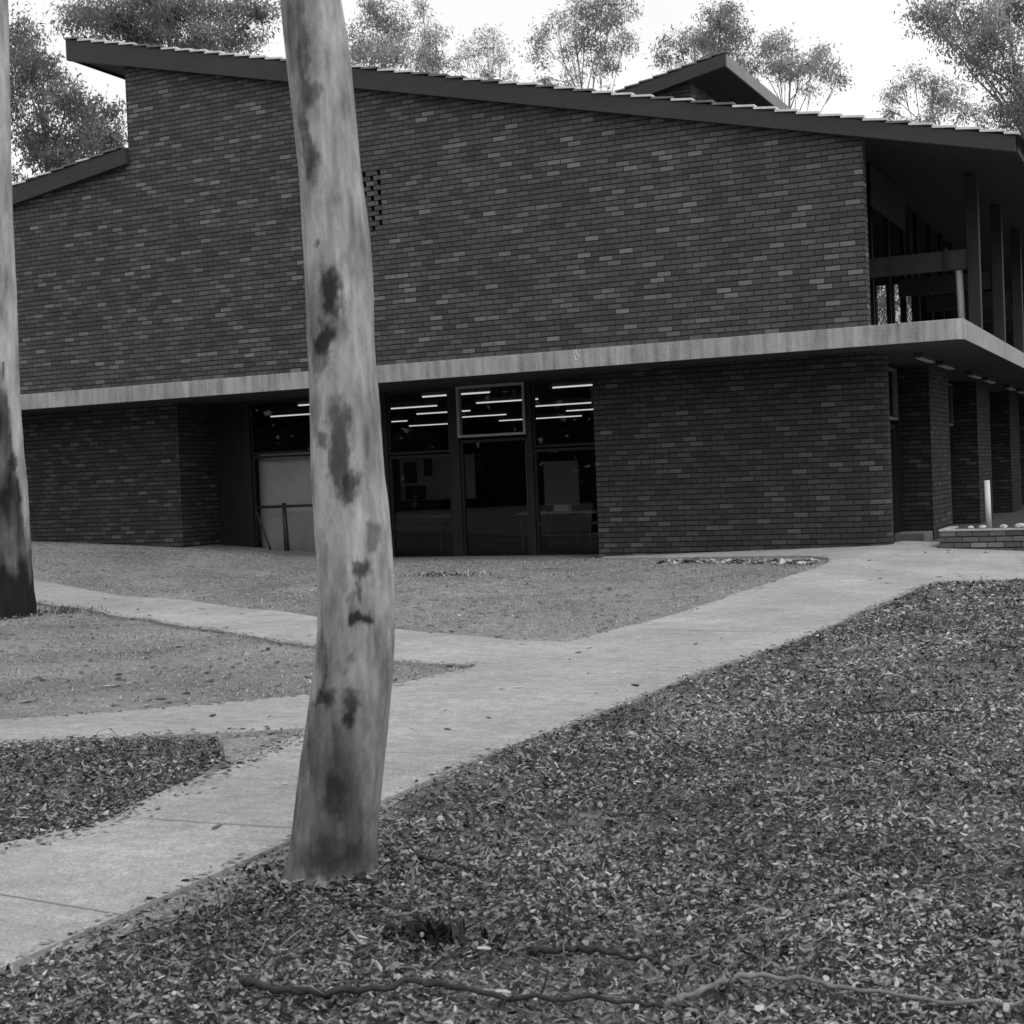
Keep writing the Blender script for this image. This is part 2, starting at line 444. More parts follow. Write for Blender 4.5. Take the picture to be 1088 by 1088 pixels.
mulchR = [(x + .012, y) for x, y in edgeR[:-4]] + [(1.66, -4.47), (2.48, -3.945), (8, -3.515), (26, -3.32), (26, -26)]
o = drape('mulch_bed', mulchR, .008, M['mulch']); o['kind'] = 'stuff'
island = edgeAlow + [(-10, -26)] + edgeL
o = drape('mulch_island', [(-1.0, -14.62), (-1.5, -14.73), (-2.25, -15.12), (-4.5, -16.62), (-10, -20.5), (-10, -26), (-1.62, -26), (-.77, -18.6), (-.37, -17.0), (-.23, -16.5), (-.46, -15.5), (-.60, -15.1)], .008, M['mulch']); o['kind'] = 'stuff'
o = drape('gravel_patch', ragged([(-.99, -14.58), (-.64, -14.24), (-.43, -15.2), (-.55, -15.15)], .03), .010, M['gravel']); o['kind'] = 'stuff'
sand = [(x + .014, y) for x, y in edgeR if -19 < y < -15.0]
sand = sand[:1] + [(sand[i][0] + (sand[i + 1][0] - sand[i][0]) * k / 8, sand[i][1] + (sand[i + 1][1] - sand[i][1]) * k / 8) for i in range(len(sand) - 1) for k in range(1, 9)]
sand_in = [(x + .006 + (.14 + .10 * mnoise.noise(Vector((y * 1.7, 3, 0))) + .05 * mnoise.noise(Vector((y * 9, 5, 0)))) * float(ss(-19, -18, y) * (1 - ss(-16.6, -15.3, y))), y) for x, y in sand]
o = drape('sandy_strip', sand + sand_in[::-1], .013, M['gravel']); o['kind'] = 'stuff'

# ------------------------------------------------------------------ building
bld = empty('brick_building', (0, 0, 0))
tag(bld, 'dark brick two storey building with pale concrete ledge and skillion tiled roofs', 'building')
D = .95         # setback of the lower walls
GW = 2.1        # plane of the shopfront glazing
LZ0, LZ1 = 3.23, 3.53
ftop = lambda x: 6.005 + .2455 * (2.162 - x)      # top of barge board
fbot = lambda x: 5.784 + .2351 * (2.155 - x)
wtop = lambda x: fbot(x) + .12
lowt = lambda x: 7.96 + .140 * (x + 13.6)
lowb = lambda x: 7.66 + .150 * (x + 13.6)

# upper gable wall with vent openings left out of the brickwork
mb = MB()
hx1 = -8.18; cells = [.08, .065, .08, .065, .08]; hx0 = hx1 - sum(cells); hz0 = LZ1 + 26 * .086; nrow = 13
hz1 = hz0 + nrow * .086
ncol = 5; cx_ = [hx0 + sum(cells[:i]) for i in range(6)]
holes = set()
for r in range(nrow):
    for c in range(ncol):
        if c % 2 == 0 and (r + c // 2) % 2 == 0 and not (c == 4 and r in (0,)): holes.add((c, r))
Y0, Y1 = 0.0, .25
def front(poly): mb.add([(x, Y0, z) for x, z in poly], [tuple(range(len(poly)))])
front([(-20.2, LZ1), (hx0, LZ1), (hx0, wtop(hx0)), (-13.6, wtop(-13.6)), (-13.6, lowb(-13.6) + .1), (-20.2, lowb(-20.2) + .1)])
front([(hx1, LZ1), (0, LZ1), (0, wtop(0)), (hx1, wtop(hx1))])
front([(hx0, LZ1), (hx1, LZ1), (hx1, hz0), (hx0, hz0)])
front([(hx0, hz1), (hx1, hz1), (hx1, wtop(hx1)), (hx0, wtop(hx0))])
for c in range(ncol):
    for r in range(nrow):
        a, b_ = cx_[c], cx_[c + 1]; z0, z1 = hz0 + r * .086, hz0 + (r + 1) * .086
        if (c, r) in holes:
            for q in ([(a, Y0, z0), (a, Y0, z1), (a, .11, z1), (a, .11, z0)], [(b_, Y0, z1), (b_, Y0, z0), (b_, .11, z0), (b_, .11, z1)],
                      [(b_, Y0, z0), (a, Y0, z0), (a, .11, z0), (b_, .11, z0)], [(a, Y0, z1), (b_, Y0, z1), (b_, .11, z1), (a, .11, z1)]):
                mb.add(q, [(0, 1, 2, 3)])
            mb.add([(a, .11, z0), (b_, .11, z0), (b_, .11, z1), (a, .11, z1)], [(0, 1, 2, 3)], 1)
        else: front([(a, z0), (b_, z0), (b_, z1), (a, z1)])
# right-hand end face, left stub and back
mb.add([(0, 0, LZ1), (0, Y1, LZ1), (0, Y1, wtop(0)), (0, 0, wtop(0))], [(0, 1, 2, 3)])
mb.add([(-13.6, 0, 7.6), (-13.6, 0, wtop(-13.6)), (-13.6, 20, wtop(-13.6)), (-13.6, 20, 7.6)], [(0, 1, 2, 3)])
back = [(-20.2, LZ1), (0, LZ1), (0, wtop(0)), (-13.6, wtop(-13.6)), (-13.6, lowb(-13.6) + .1), (-20.2, lowb(-20.2) + .1)]
mb.add([(x, Y1, z) for x, z in back[::-1]], [tuple(range(6))], 2)
M['void'] = noisy('vent_void', .004, .008, 5, .9, 0)
me_o = mb.build('upper_wall', [M['brick'], M['void'], M['interior_dark']], bld, uv=True)

# lower walls
def arc(cx, cy, r, a0, a1, n): return [(cx + r * math.cos(R_(a0 + (a1 - a0) * i / n)), cy + r * math.sin(R_(a0 + (a1 - a0) * i / n))) for i in range(n + 1)]
plan = [(-4.8, D)] + arc(-.28, D + .30, .30, -90, 0, 10) + [(.02, 1.36), (-.30, 1.36), (-.32, 1.22), (-4.55, 1.22), (-4.55, GW + .3), (-4.8, GW + .3)]
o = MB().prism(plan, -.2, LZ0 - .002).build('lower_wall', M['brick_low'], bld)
l = o.data.uv_layers.new(name='UVMap')
per = [0]
for i in range(1, len(plan)): per.append(per[-1] + math.hypot(plan[i][0] - plan[i - 1][0], plan[i][1] - plan[i - 1][1]))
for p in o.data.polygons:
    vi = [o.data.loops[k].vertex_index for k in p.loop_indices]
    for k in p.loop_indices:
        v = o.data.loops[k].vertex_index; c = o.data.vertices[v].co
        i = min(range(len(plan)), key=lambda q: (plan[q][0] - c.x) ** 2 + (plan[q][1] - c.y) ** 2)
        u = per[i] - 4.8
        if i == 0 and any(abs(o.data.vertices[q].co.y - (GW + .3)) < .01 for q in vi): u = per[-1] + 1.45 - 4.8
        l.data[k].uv = (u, c.z)
plan = [(-20.2, D), (-13.5, D), (-13.5, GW + .25), (-13.75, GW + .25), (-13.75, D + .25), (-20.2, D + .25)]
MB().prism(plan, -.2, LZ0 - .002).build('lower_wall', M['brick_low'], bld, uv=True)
# brick piers under the balcony
for y in (5.2, 11.5, 17.8):
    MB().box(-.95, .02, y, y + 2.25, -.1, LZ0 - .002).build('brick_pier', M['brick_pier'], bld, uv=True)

# concrete ledge: slab edge with a chamfered corner
plan = [(-20.2, -.07), (1.27, -.07), (1.37, .03), (1.37, 24), (-20.2, 24)]
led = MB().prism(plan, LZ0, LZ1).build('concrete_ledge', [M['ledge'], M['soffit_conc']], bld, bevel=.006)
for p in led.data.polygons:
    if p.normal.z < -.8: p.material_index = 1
# chalked loop on the ledge
k_ = .20 / 300
pts = [(495, 225), (490, 290), (440, 335), (440, 400), (455, 460), (478, 515), (505, 515), (540, 470), (556, 425), (530, 385), (505, 345), (488, 318)]
pts = [(-4.645 + (x - 500) * k_, -.0725, 3.362 + (515 - y) * k_ * .9) for x, y in pts]
mk = MB().tube(pts, .009, 6).build('chalk_mark', M['white'], led); mk['label'] = 'small white chalk loop like a 6 drawn on the ledge face'

# roofs -------------------------------------------------------------
def verge(parent, xs, zf, y, sgn, pale=.62):
    """stepped ends of the tile courses along a barge board"""
    mb = MB(); step = .325
    x0, x1 = min(xs), max(xs)
    n = int((x1 - x0) / step)
    for i in range(n + 1):
        a = x0 + i * step; b_ = min(a + step + .02, x1)
        lo, hi = (a, b_)
        mid = (a + b_) / 2
        za, zb = zf(a), zf(b_)
        base = min(za, zb)
        rise = abs(za - zb) * .35
        # each course lies flatter than the roof, so its lower lip stands up as a step
        zl = zf(mid) + .012 + random.uniform(-.007, .007)
        za2 = zl + (za - zf(mid)) * .45; zb2 = zl + (zb - zf(mid)) * .45
        yy = y - .02 + random.uniform(-.006, .006)
        mb.elev([(a, za2 + .005), (b_, zb2 + .005), (b_, zb2 + .036), (a, za2 + .036)], yy, yy + .30, 0 if random.random() < pale else 1)
    return mb.build('verge_tiles', [M['verge'], M['verge_dark']], parent)

def tile_field(parent, x0, x1, y0, y1, zf, name='roof_tiles'):
    mb = MB(); step = .325; n = int(abs(x1 - x0) / step)
    for i in range(n):
        a = x0 + i * step; b_ = a + step
        down = zf(b_) < zf(a)
        za, zb = zf(a), zf(b_)
        lift = .02
        if down: pa, pb = za - .01, zb + lift
        else: pa, pb = za + lift, zb - .01
        mb.add([(a, y0, pa), (b_, y0, pb), (b_, y1, pb), (a, y1, pa)], [(0, 1, 2, 3)])
        e = b_ if down else a; ez = pb if down else pa
        mb.add([(e, y0, ez - .03), (e, y0, ez), (e, y1, ez), (e, y1, ez - .03)], [(0, 1, 2, 3)])
    return mb.build(name, M['tile'], parent)

RX0, RX1 = -14.87, 2.16; RYB = 25.2
rf = MB()
rf.elev([(RX0 + .03, fbot(RX0) + .06), (RX1 - .03, fbot(RX1) + .06), (RX1 - .03, ftop(RX1) - .005), (RX0 + .03, ftop(RX0) - .005)], -.05, RYB)
roof = rf.build('roof', M['soffit'], bld)
MB().elev([(RX0, fbot(RX0)), (RX1, fbot(RX1)), (RX1, ftop(RX1)), (RX0, ftop(RX0))], -.14, -.052).build('barge_board', M['fascia'], roof, bevel=.004)
tile_field(roof, RX0, RX1 + .06, -.06, RYB, lambda x: ftop(x) + .006)
verge(roof, (RX0 - .02, RX1 + .05), lambda x: ftop(x), -.14, 1)
# eaves fascia and gutter along the right-hand side, fascia at the high end
MB().box(RX1 - .03 + .002, RX1 + .02, -.05, RYB, fbot(RX1) + .01, ftop(RX1) - .002).build('eaves_fascia', M['timber_black'], roof)
gut = MB().tube([(RX1 + .09, -.10, ftop(RX1) - .04), (RX1 + .09, RYB, ftop(RX1) - .06)], .06, 10).build('gutter', M['timber_black'], roof, smooth=True)
MB().box(RX0 - .012, RX0 + .028, -.05, RYB, fbot(RX0) + .02, ftop(RX0) - .004).build('eaves_fascia', M['fascia'], roof)

# lower roof on the left
LX0, LX1 = -20.6, -13.62
rf = MB(); rf.elev([(LX0, lowb(LX0) + .06), (LX1 - .02, lowb(LX1) + .06), (LX1 - .02, lowt(LX1) - .005), (LX0, lowt(LX0) - .005)], -.05, RYB)
roof2 = rf.build('lower_roof', M['soffit'], bld)
MB().elev([(LX0, lowb(LX0)), (LX1 + .06, lowb(LX1)), (LX1 + .06, lowt(LX1)), (LX0, lowt(LX0))], -.14, -.052).build('barge_board', M['fascia'], roof2, bevel=.004)
tile_field(roof2, LX0, LX1 - .03, -.06, RYB, lambda x: lowt(x) + .006)
verge(roof2, (LX0, LX1 - .05), lambda x: lowt(x), -.14, -1, .25)

# pop-up roof behind, mirrored slope: high edge to the right
PY0, PY1 = 8.0, 14.3
AX = -4.36
pt = lambda x: 10.24 + .190 * (x - AX)
pb = lambda x: 9.97 + .200 * (x - AX)
pop = MB(); pop.elev([(-11.5, pb(-11.5) + .05), (AX - .03, pb(AX) + .05), (AX - .03, pt(AX) - .005), (-11.5, pt(-11.5) - .005)], PY0 + .06, PY1)
popo = pop.build('popup_roof', M['soffit'], bld)
MB().elev([(-11.5, pb(-11.5)), (AX, pb(AX)), (AX, pt(AX)), (-11.5, pt(-11.5))], PY0, PY0 + .058).build('barge_board', M['fascia'], popo, bevel=.004)
M['fascia_pale'] = noisy('side_lit_fascia', .2, .3, 4, .7, .1)  # paler fascia tone holds the stronger light on the right-facing eave
MB().box(AX - .028, AX + .012, PY0 + .06, PY1, pb(AX), pt(AX) - .004).build('eaves_fascia', M['fascia_pale'], popo)
tile_field(popo, -11.5, AX, PY0, PY1, lambda x: pt(x) + .006)
verge(popo, (-11.5, AX + .02), lambda x: pt(x), PY0, -1, 0)
wl = MB().elev([(-11.3, 7.0), (-5.25, 6.6), (-5.25, pb(-5.25) + .06), (-11.3, pb(-11.3) + .06)], PY0 + .35, PY1 - .3)
wl.build('popup_wall', M['brick'], popo, uv=True)
MB().box(-5.24, -5.20, PY0 + 1.2, PY1 - .5, 8.2, 9.4).build('clerestory_window', M['timber_black'], popo)

# shell and interior ---------------------------------------------------
MB().box(-20.2, -19.95, 1.3, 24, -.1, LZ0 - .003).box(-19.95, -.95, 23.75, 24, -.1, LZ0 - .003).build('interior_wall', M['interior'], bld)
MB().box(-19.9, -.62, GW + .08, 23.7, -.3, .055).build('interior_floor', M['interior_dark'], bld)
# upper storey back wall with window openings
mb = MB(); zt = 9.3
mb.box(-20.2, -13, 23.75, 24, LZ1, 7.2); mb.box(-13, -6.3, 23.75, 24, LZ1, 6.9)
mb.box(-6.3, -.7, 23.75, 24, LZ1, 5.75); mb.box(-6.3, -.7, 23.75, 24, 7.0, 7.05)
for a, b_ in ((-6.3, -4.45), (-4.06, -3.92), (-3.72, -3.60), (-3.38, -.7)): mb.box(a, b_, 23.75, 24, 5.75, 7.0)
mb.build('rear_wall', M['soffit'], bld)
MB().box(-6.0, -.7, 8.0, 8.2, 5.12, 6.3).build('upper_partition', M['interior_dark'], bld)

# shopfront glazing on the plane y = GW
def frame_rect(mb, x0, x1, z0, z1, w, y0, y1):
    mb.box(x0, x0 + w, y0, y1, z0, z1); mb.box(x1 - w, x1, y0, y1, z0, z1)
    mb.box(x0 + w, x1 - w, y0, y1, z0, z0 + w); mb.box(x0 + w, x1 - w, y0, y1, z1 - w, z1)
def pane(parent, x0, x1, z0, z1, y):
    return MB().add([(x0, y, z0), (x1, y, z0), (x1, y, z1), (x0, y, z1)], [(0, 1, 2, 3)]).build('pane', M['glass'], parent)
mull = [(-13.48, -12.74), (-12.60 - .14, -12.60), (-9.60, -9.46), (-8.13, -7.94), (-6.56, -6.45), (-4.93, -4.81)]
mb = MB(); mb.box(-13.48, -12.76, GW + .02, GW + .08, -.05, LZ0 - .004)
mb.build('dark_door', M['timber_black'], bld)
for a, b_ in mull[1:]: MB().box(a, b_, GW - .06, GW + .08, -.05, LZ0 - .004).build('mullion', M['timber_black'], bld)
bays = [(-12.60, -11.05), (-11.0, -9.60), (-9.46, -8.13), (-7.94, -6.56), (-6.45, -4.93)]
for i, (a, b_) in enumerate(bays):
    zt = 2.17 if i < 2 else (2.03 if i != 3 else 2.26)
    w = MB(); frame_rect(w, a, b_, .04, zt - .03, .05, GW - .02, GW + .05)
    if i in (2, 4): w.box(a + .05, b_ - .05, GW - .02, GW + .05, .62, .67)
    wo = w.build('shop_door' if i == 3 else 'shop_window', M['timber_black'], bld)
    pane(wo, a + .05, b_ - .05, .09, zt - .08, GW + .015)
    if i == 3:
        MB().box(b_ - .055, b_ - .035, GW - .03, GW - .021, .1, 2.1).build('door_edge', M['steel'], wo)
        continue_frame = True
    t = MB(); 
    if i == 3: frame_rect(t, a + .0, b_ - .0, zt + .02, LZ0 - .008, .045, GW - .10, GW + .03); tm = M['frame_grey']
    else: frame_rect(t, a, b_, zt, LZ0 - .008, .045, GW - .02, GW + .05); tm = M['timber_black']
    to = t.build('transom_window', tm, bld)
    pane(to, a + .045, b_ - .045, (zt if i != 3 else zt + .02) + .045, LZ0 - .055, GW - .01)
MB().box(-11.05, -11.0, GW - .04, GW + .06, .04, LZ0 - .006).build('mullion', M['timber_black'], bld)

# pale board standing behind the left bay glass
pn = MB().box(-12.62, -9.7, GW + .22, GW + .25, .03, 2.17).build('pale_panel', M['panel'])
tag(pn, 'pale grey board screening the left shopfront bay, behind the dark railing', 'panel')
# railing in front of it
rl = empty('hand_railing', (-11.8, GW - .35, .2)); tag(rl, 'dark steel handrail with post and slanting brace before the pale board', 'railing')
def part(o): 
    o.data.transform(Matrix.Translation(-Vector(rl.location))); o.parent = rl
yR = GW - .35
o = MB().tube([(-12.35, yR, 1.13), (-9.9, yR, 1.14)], .028, 8).build('top_rail', M['steel'], None, True); part(o)
o = MB().tube([(-11.63, yR, .0), (-11.66, yR, 1.2)], [.06, .04], 8).build('post', M['steel'], None, True); part(o)
o = MB().tube([(-9.95, yR, .0), (-9.95, yR, 1.15)], .04, 8).build('post', M['steel'], None, True); part(o)
o = MB().tube([(-12.33, yR, 1.12), (-11.95, yR, .1)], .02, 8).build('brace', M['steel'], None, True); part(o)

# ceiling lights inside: rows of bare tubes
fx = [(3.1, [-12.1, -9.24, -6.46]), (6.2, [-15.0, -12.1, -9.68, -6.9]), (9.1, [-15.6, -12.75, -9.6, -7.0]), (12.1, [-16.2, -13.2, -10.1, -7.6]), (15.4, [-16.5, -13.6, -12.5, -9.0])]
for y, xs in fx:
    for x in xs:
        y_ = y + random.uniform(-.08, .08)
        f = MB().box(x, x + 1.5, y_ - .04, y_ + .04, 3.175, LZ0 - .004).build('ceiling_light', M['frame_grey'], bld)
        MB().tube([(x + .02, y_, 3.150), (x + 1.48, y_, 3.150)], .015, 8).build('tube', M['tube'], f, True)
# soffit lights of the balcony
for y in (2.0, 4.2, 7.9, 10.2, 14.2, 16.6):
    f = MB().box(.32, .44, y, y + 1.35, LZ0 - .055, LZ0 - .004).build('soffit_light', M['soffit_conc'], bld)
    MB().tube([(.35, y + .03, LZ0 - .078), (.35, y + 1.32, LZ0 - .078)], .02, 8).tube([(.41, y + .03, LZ0 - .078), (.41, y + 1.32, LZ0 - .078)], .02, 8).build('tube', M['board'], f, True)

# entrance side, plane x = -.6 under the balcony
for y in (1.37, 3.0, 5.06, 7.47, 9.45, 11.36, 13.77, 15.7, 17.66): MB().box(-.66, -.54, y, y + .12, .0, LZ0 - .005).build('mullion', M['timber_black'], bld)
for y0, y1 in ((1.5, 3.0), (3.12, 5.06), (7.59, 9.45), (9.57, 11.36), (13.89, 15.7), (15.82, 17.66)):
    w = MB(); w.box(-.63, -.57, y0, y1, .02, .10); w.box(-.63, -.57, y0, y1, 2.1, 2.18); w.box(-.63, -.57, y0, y0 + .06, .10, 2.1); w.box(-.63, -.57, y1 - .06, y1, .10, 2.1)
    wo = w.build('entrance_door', M['timber_black'], bld)
    MB().add([(-.6, y0 + .06, .1), (-.6, y1 - .06, .1), (-.6, y1 - .06, 2.1), (-.6, y0 + .06, 2.1)], [(0, 1, 2, 3)]).build('pane', M['glass'], wo)
for y0, y1 in ((3.2, 4.74), (9.62, 11.32), (15.9, 17.6)):
    w = MB(); 
    for a, b_, c, d in ((y0, y0 + .05, 2.25, 3.17), (y1 - .05, y1, 2.25, 3.17), (y0 + .05, y1 - .05, 2.25, 2.30), (y0 + .05, y1 - .05, 3.12, 3.17)): w.box(-.52, -.46, a, b_, c, d)
    wo = w.build('transom_window', M['frame_dim'], bld)
    MB().add([(-.5, y0 + .05, 2.3), (-.5, y1 - .05, 2.3), (-.5, y1 - .05, 3.12), (-.5, y0 + .05, 3.12)], [(0, 1, 2, 3)]).build('pane', M['glass'], wo)
MB().box(-.52, .0, 4.3, 5.17, .0, .24).build('doorstep', M['tile'], bld, bevel=.01)

MB().elev([(-.94, -.15), (7, -.15), (7, 5.8), (2.1, 5.8), (-.94, 6.5)], 24.05, 24.35).build('added_sky_block_wall', M['brick_low'], bld, uv=True)  # wall added to close off bright sky past the balcony end
# balcony: posts, beams, glazing behind
posts_y = (2.62, 5.8, 9.0, 12.2, 15.4, 18.6)
for y in posts_y:
    MB().box(1.09, 1.28, y, y + .19, LZ1 + .002, fbot(1.2) + .05).build('balcony_post', M['post'], bld, bevel=.006)
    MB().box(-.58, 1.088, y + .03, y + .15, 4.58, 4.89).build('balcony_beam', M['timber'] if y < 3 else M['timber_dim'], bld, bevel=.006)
MB().box(.74, .80, 2.60, 2.648, 4.56, 4.92).build('beam_cleat', M['soffit_conc'], bld)
MB().tube([(.97, 2.75, LZ1 + .002), (.94, 2.75, 4.575)], .055, 12).build('white_downpipe', M['white'], bld, True)
mb = MB()
for y in np.arange(.3, 23.5, 1.55): mb.box(-.64, -.56, y, y + .07, LZ1 + .002, fbot(-.6) + .04)
mb.box(-.63, -.57, .3, 23.5, LZ1 + .003, LZ1 + .09)
gz = mb.build('balcony_glazing', M['timber_black'], bld)
MB().add([(-.6, .3, LZ1), (-.6, 23.5, LZ1), (-.6, 23.5, 6.4), (-.6, .3, 6.4)], [(0, 1, 2, 3)]).build('pane', M['glass'], gz)
mb = MB()
for i in range(30): mb.box(-.27, -.23, 1.8 + i * .1, 1.8 + i * .1 + .085, 5.62, 6.28)
mb.build('board_panel', M['timber_dim'], bld)

# things inside, dimly seen through the glass
def table(x, y, w, label):
    r = empty('table', (x, y, .056)); tag(r, label, 'table', 'tables inside the shopfront')
    MB().box(-w / 2, w / 2, -.35, .35, .70, .74).build('table_top', M['table'], r, bevel=.004)
    for sx in (-1, 1):
        for sy in (-1, 1): MB().tube([(sx * (w / 2 - .08), sy * .28, 0), (sx * (w / 2 - .05), sy * .3, .699)], .02, 6).build('leg', M['steel'], r)
    return r
table(-10.4, 4.6, 1.7, 'low table with a slanted white sheet behind the glass pane beside the tree trunk')
table(-7.2, 4.9, 1.6, 'table with a small white carton behind the glass door')
table(-5.8, 4.6, 1.2, 'table behind the rightmost dark shop window')
bd = empty('notice_board', (-10.3, 5.6, 1.1)); tag(bd, 'dim grey notice board with dark notices inside the window right of the trunk', 'notice board')
MB().box(-.95, .85, 0, .04, 0, .95).build('board', M['board'], bd)
for x, z, w, h in ((-.85, .38, .32, .45), (-.35, .52, .2, .36), (-.82, .02, .5, .3)):
    MB().box(x, x + w, -.008, -.002, z, z + h).build('notice', M['interior_dark'], bd)
for s in (-.6, .6): MB().box(s, s + .05, .0, .03, -1.05, -.002).build('leg', M['steel'], bd)
pp = MB().add([(0, 0, .0), (.8, 0, .0), (.7, .3, .012), (.1, .35, .012)], [(0, 1, 2, 3)]).build('paper_sheet', M['paper']); pp.location = (-10.75, 4.34, .803)
tag(pp, 'white paper sheet lying on the table in the window beside the trunk', 'paper')
pc = MB().box(0, .3, 0, .2, 0, .12).build('carton', M['paper'], None, bevel=.004); pc.location = (-7.25, 4.7, .80)
tag(pc, 'small white carton standing on the table behind the glass door', 'carton')
cb = MB().box(0, .09, 0, .09, 0, .2).build('white_box', M['paper'], None, bevel=.004); cb.location = (-6.95, 3.0, .056)
tag(cb, 'little white box on the floor behind the glass door', 'box')
sd = empty('display_stand', (-7.75, 5.4, .056)); tag(sd, 'dim display stand with a pale panel left inside the glass door', 'stand')
MB().box(0, .75, 0, .05, .85, 1.75).build('panel', M['board'], sd)
for s in (.05, .66): MB().box(s, s + .04, .0, .04, 0, .849).build('leg', M['steel'], sd)

# ------------------------------------------------------------------ planter at the right
pl = empty('brick_planter', (.8, .8, 0)); tag(pl, 'low brick planter wall with pale capping at the right edge of the path', 'planter')
mb = MB(); W, L_ = 3.4, 1.1
mb.box(0, W, 0, .11, -.15, .425); mb.box(0, .11, .11, L_, -.15, .425); mb.box(W - .11, W, .11, L_, -.15, .425); mb.box(.11, W - .11, L_ - .11, L_, -.15, .425)
mb.build('wall', M['brick_planter'], pl, uv=True)
mb = MB(); mb.box(-.01, W + .01, -.012, .122, .427, .458); mb.box(-.01, .122, .124, L_, .427, .458); mb.box(W - .12, W + .01, .124, L_, .427, .458)
mb.build('capping', M['coping'], pl, bevel=.006)
sv = []; 
k = 18
xs = np.linspace(.111, W - .111, k); ys = np.linspace(.111, L_ - .111, 8)
XX, YY = np.meshgrid(xs, ys); ZZ = .40 + .04 * np.sin(XX * 5) * np.cos(YY * 7) + rng.normal(0, .012, XX.shape)
ii = (np.arange(7)[:, None] * k + np.arange(k - 1)[None]).ravel()
o = np_mesh('soil', np.stack([XX.ravel(), YY.ravel(), ZZ.ravel()], 1), np.stack([ii, ii + 1, ii + k + 1, ii + k], 1), M['soil'], parent=pl)
def stone(name, loc, r, sq, mat):
    bm = bmesh.new(); bmesh.ops.create_icosphere(bm, subdivisions=2, radius=r)
    s = random.uniform(0, 50)
    for v in bm.verts:
        n = v.co.normalized(); v.co *= 1 + .35 * mnoise.noise(n * 1.6 + Vector((s, 0, 0))); v.co.z *= sq
    me = bpy.data.meshes.new(name); bm.to_mesh(me); bm.free(); me.materials.append(mat)
    o = bpy.data.objects.new(name, me); col.objects.link(o); o.location = loc; return o
for x, r, lab in ((1.25, .045, 'small pale stone on the planter capping, leftmost of the row'), (1.42, .055, 'roundest pale stone on the planter capping, left of the white pipe'),
                  (1.72, .06, 'flat pale stone on the planter capping under the white pipe'), (1.95, .075, 'largest pale stone on the planter capping near the picture edge'), (2.12, .05, 'pale stone on the planter capping, nearest the picture edge')):
    tag(stone('stone', (x, .86, .462 + r * .4), r, .55, M['stone']), lab, 'stone', 'pale stones along the planter capping')
pp = MB().tube([(1.44, 1.45, .36), (1.43, 1.45, 1.17)], .042, 14).build('white_pipe', M['white'], None, True)
tag(pp, 'short upright white pipe standing in the brick planter', 'pipe')

# ------------------------------------------------------------------ trees
XR = Vector((.90337, .42886, 0)); FWD = Vector((-.42886, .90337, 0))
def catmull(rows, zs):
    rows = sorted(rows); Zr = [r[0] for r in rows]
    out = []
    for z in zs:
        i = max(0, min(len(Zr) - 2, int(np.searchsorted(Zr, z)) - 1))
        t = (z - Zr[i]) / (Zr[i + 1] - Zr[i]); t = max(-.5, min(1.5, t))
        p0, p1, p2, p3 = (np.array(rows[max(0, min(len(rows) - 1, i + k))][1:]) for k in (-1, 0, 1, 2))
        out.append(.5 * ((2 * p1) + (-p0 + p2) * t + (2 * p0 - 5 * p1 + 4 * p2 - p3) * t * t + (-p0 + 3 * p1 - 3 * p2 + p3) * t ** 3))
    return np.array(out)

def trunk_mesh(name, rows, z0, z1, nz, na, tone_fn, disp_fn, parent):
    zs = np.linspace(z0, z1, nz); C = catmull(rows, zs)
    vs = np.zeros((nz, na, 3)); tn = np.zeros((nz, na))
    for i, z in enumerate(zs):
        cx, cy, r = C[i]
        for k in range(na):
            a = 2 * math.pi * k / na
            n = Vector((math.cos(a), math.sin(a), 0))
            rr = r * (1 + disp_fn(n, z))
            p = Vector((cx, cy, z)) + n * rr
            vs[i, k] = p; tn[i, k] = tone_fn(p, n, z, (p - Vector((cx, cy, z))).dot(XR) / r)
    ii = (np.arange(nz - 1)[:, None] * na + np.arange(na)[None]); jj = (np.arange(nz - 1)[:, None] * na + (np.arange(na)[None] + 1) % na)
    q = np.stack([ii.ravel(), jj.ravel(), jj.ravel() + na, ii.ravel() + na], 1)
    return np_mesh(name, vs.reshape(-1, 3), q, M['bark'], tn.ravel(), parent, True)

def fbm(p, o=4):
    return mnoise.fractal(p, .8, 2.1, o)

def leaves(clumps, dens, size, tone, seedv):
    """drooping gum leaves gathered in tufts inside ellipsoidal clumps; returns verts, quads, tones"""
    r = np.random.default_rng(seedv); P = []; T = []
    for (x, y, z, rx, rz) in clumps:
        area = math.pi * rx * rz
        nt_ = max(4, int(area * dens * .105))
        u = r.normal(size=(nt_, 3)); u /= np.linalg.norm(u, axis=1)[:, None]
        u *= (r.random(nt_) ** .5 * r.uniform(.8, 1.7, nt_))[:, None]
        c = np.array([x, y, z]) + u * np.array([rx, rx, rz])
        for k in range(nt_):
            n = int(r.integers(22, 75)); sg = .16 * size / .16 * r.uniform(.7, 1.5)
            P.append(c[k] + r.normal(size=(n, 3)) * np.array([sg, sg, sg * .8]))
            T.append(np.full(n, tone * r.uniform(.6, 1.35) * (1 + .25 * u[k, 2])))  # upper tufts lighter, lower ones darker: crown shade put into leaf tone
    P = np.concatenate(P); T = np.concatenate(T) * r.uniform(.75, 1.25, len(P)); n = len(P)
    d = r.normal(size=(n, 3)); d[:, 2] -= 1.0; d /= np.linalg.norm(d, axis=1)[:, None]
    s = np.cross(d, r.normal(size=(n, 3))); s /= np.linalg.norm(s, axis=1)[:, None]
    L = size * .95 * r.uniform(.5, 1.25, n)[:, None]; w = L * .15
    V = np.stack([P, P + d * L * .45 + s * w, P + d * L, P + d * L * .45 - s * w], 1).reshape(-1, 3)
    q = np.arange(4 * n).reshape(n, 4)
    return V, q, np.repeat(T, 4)

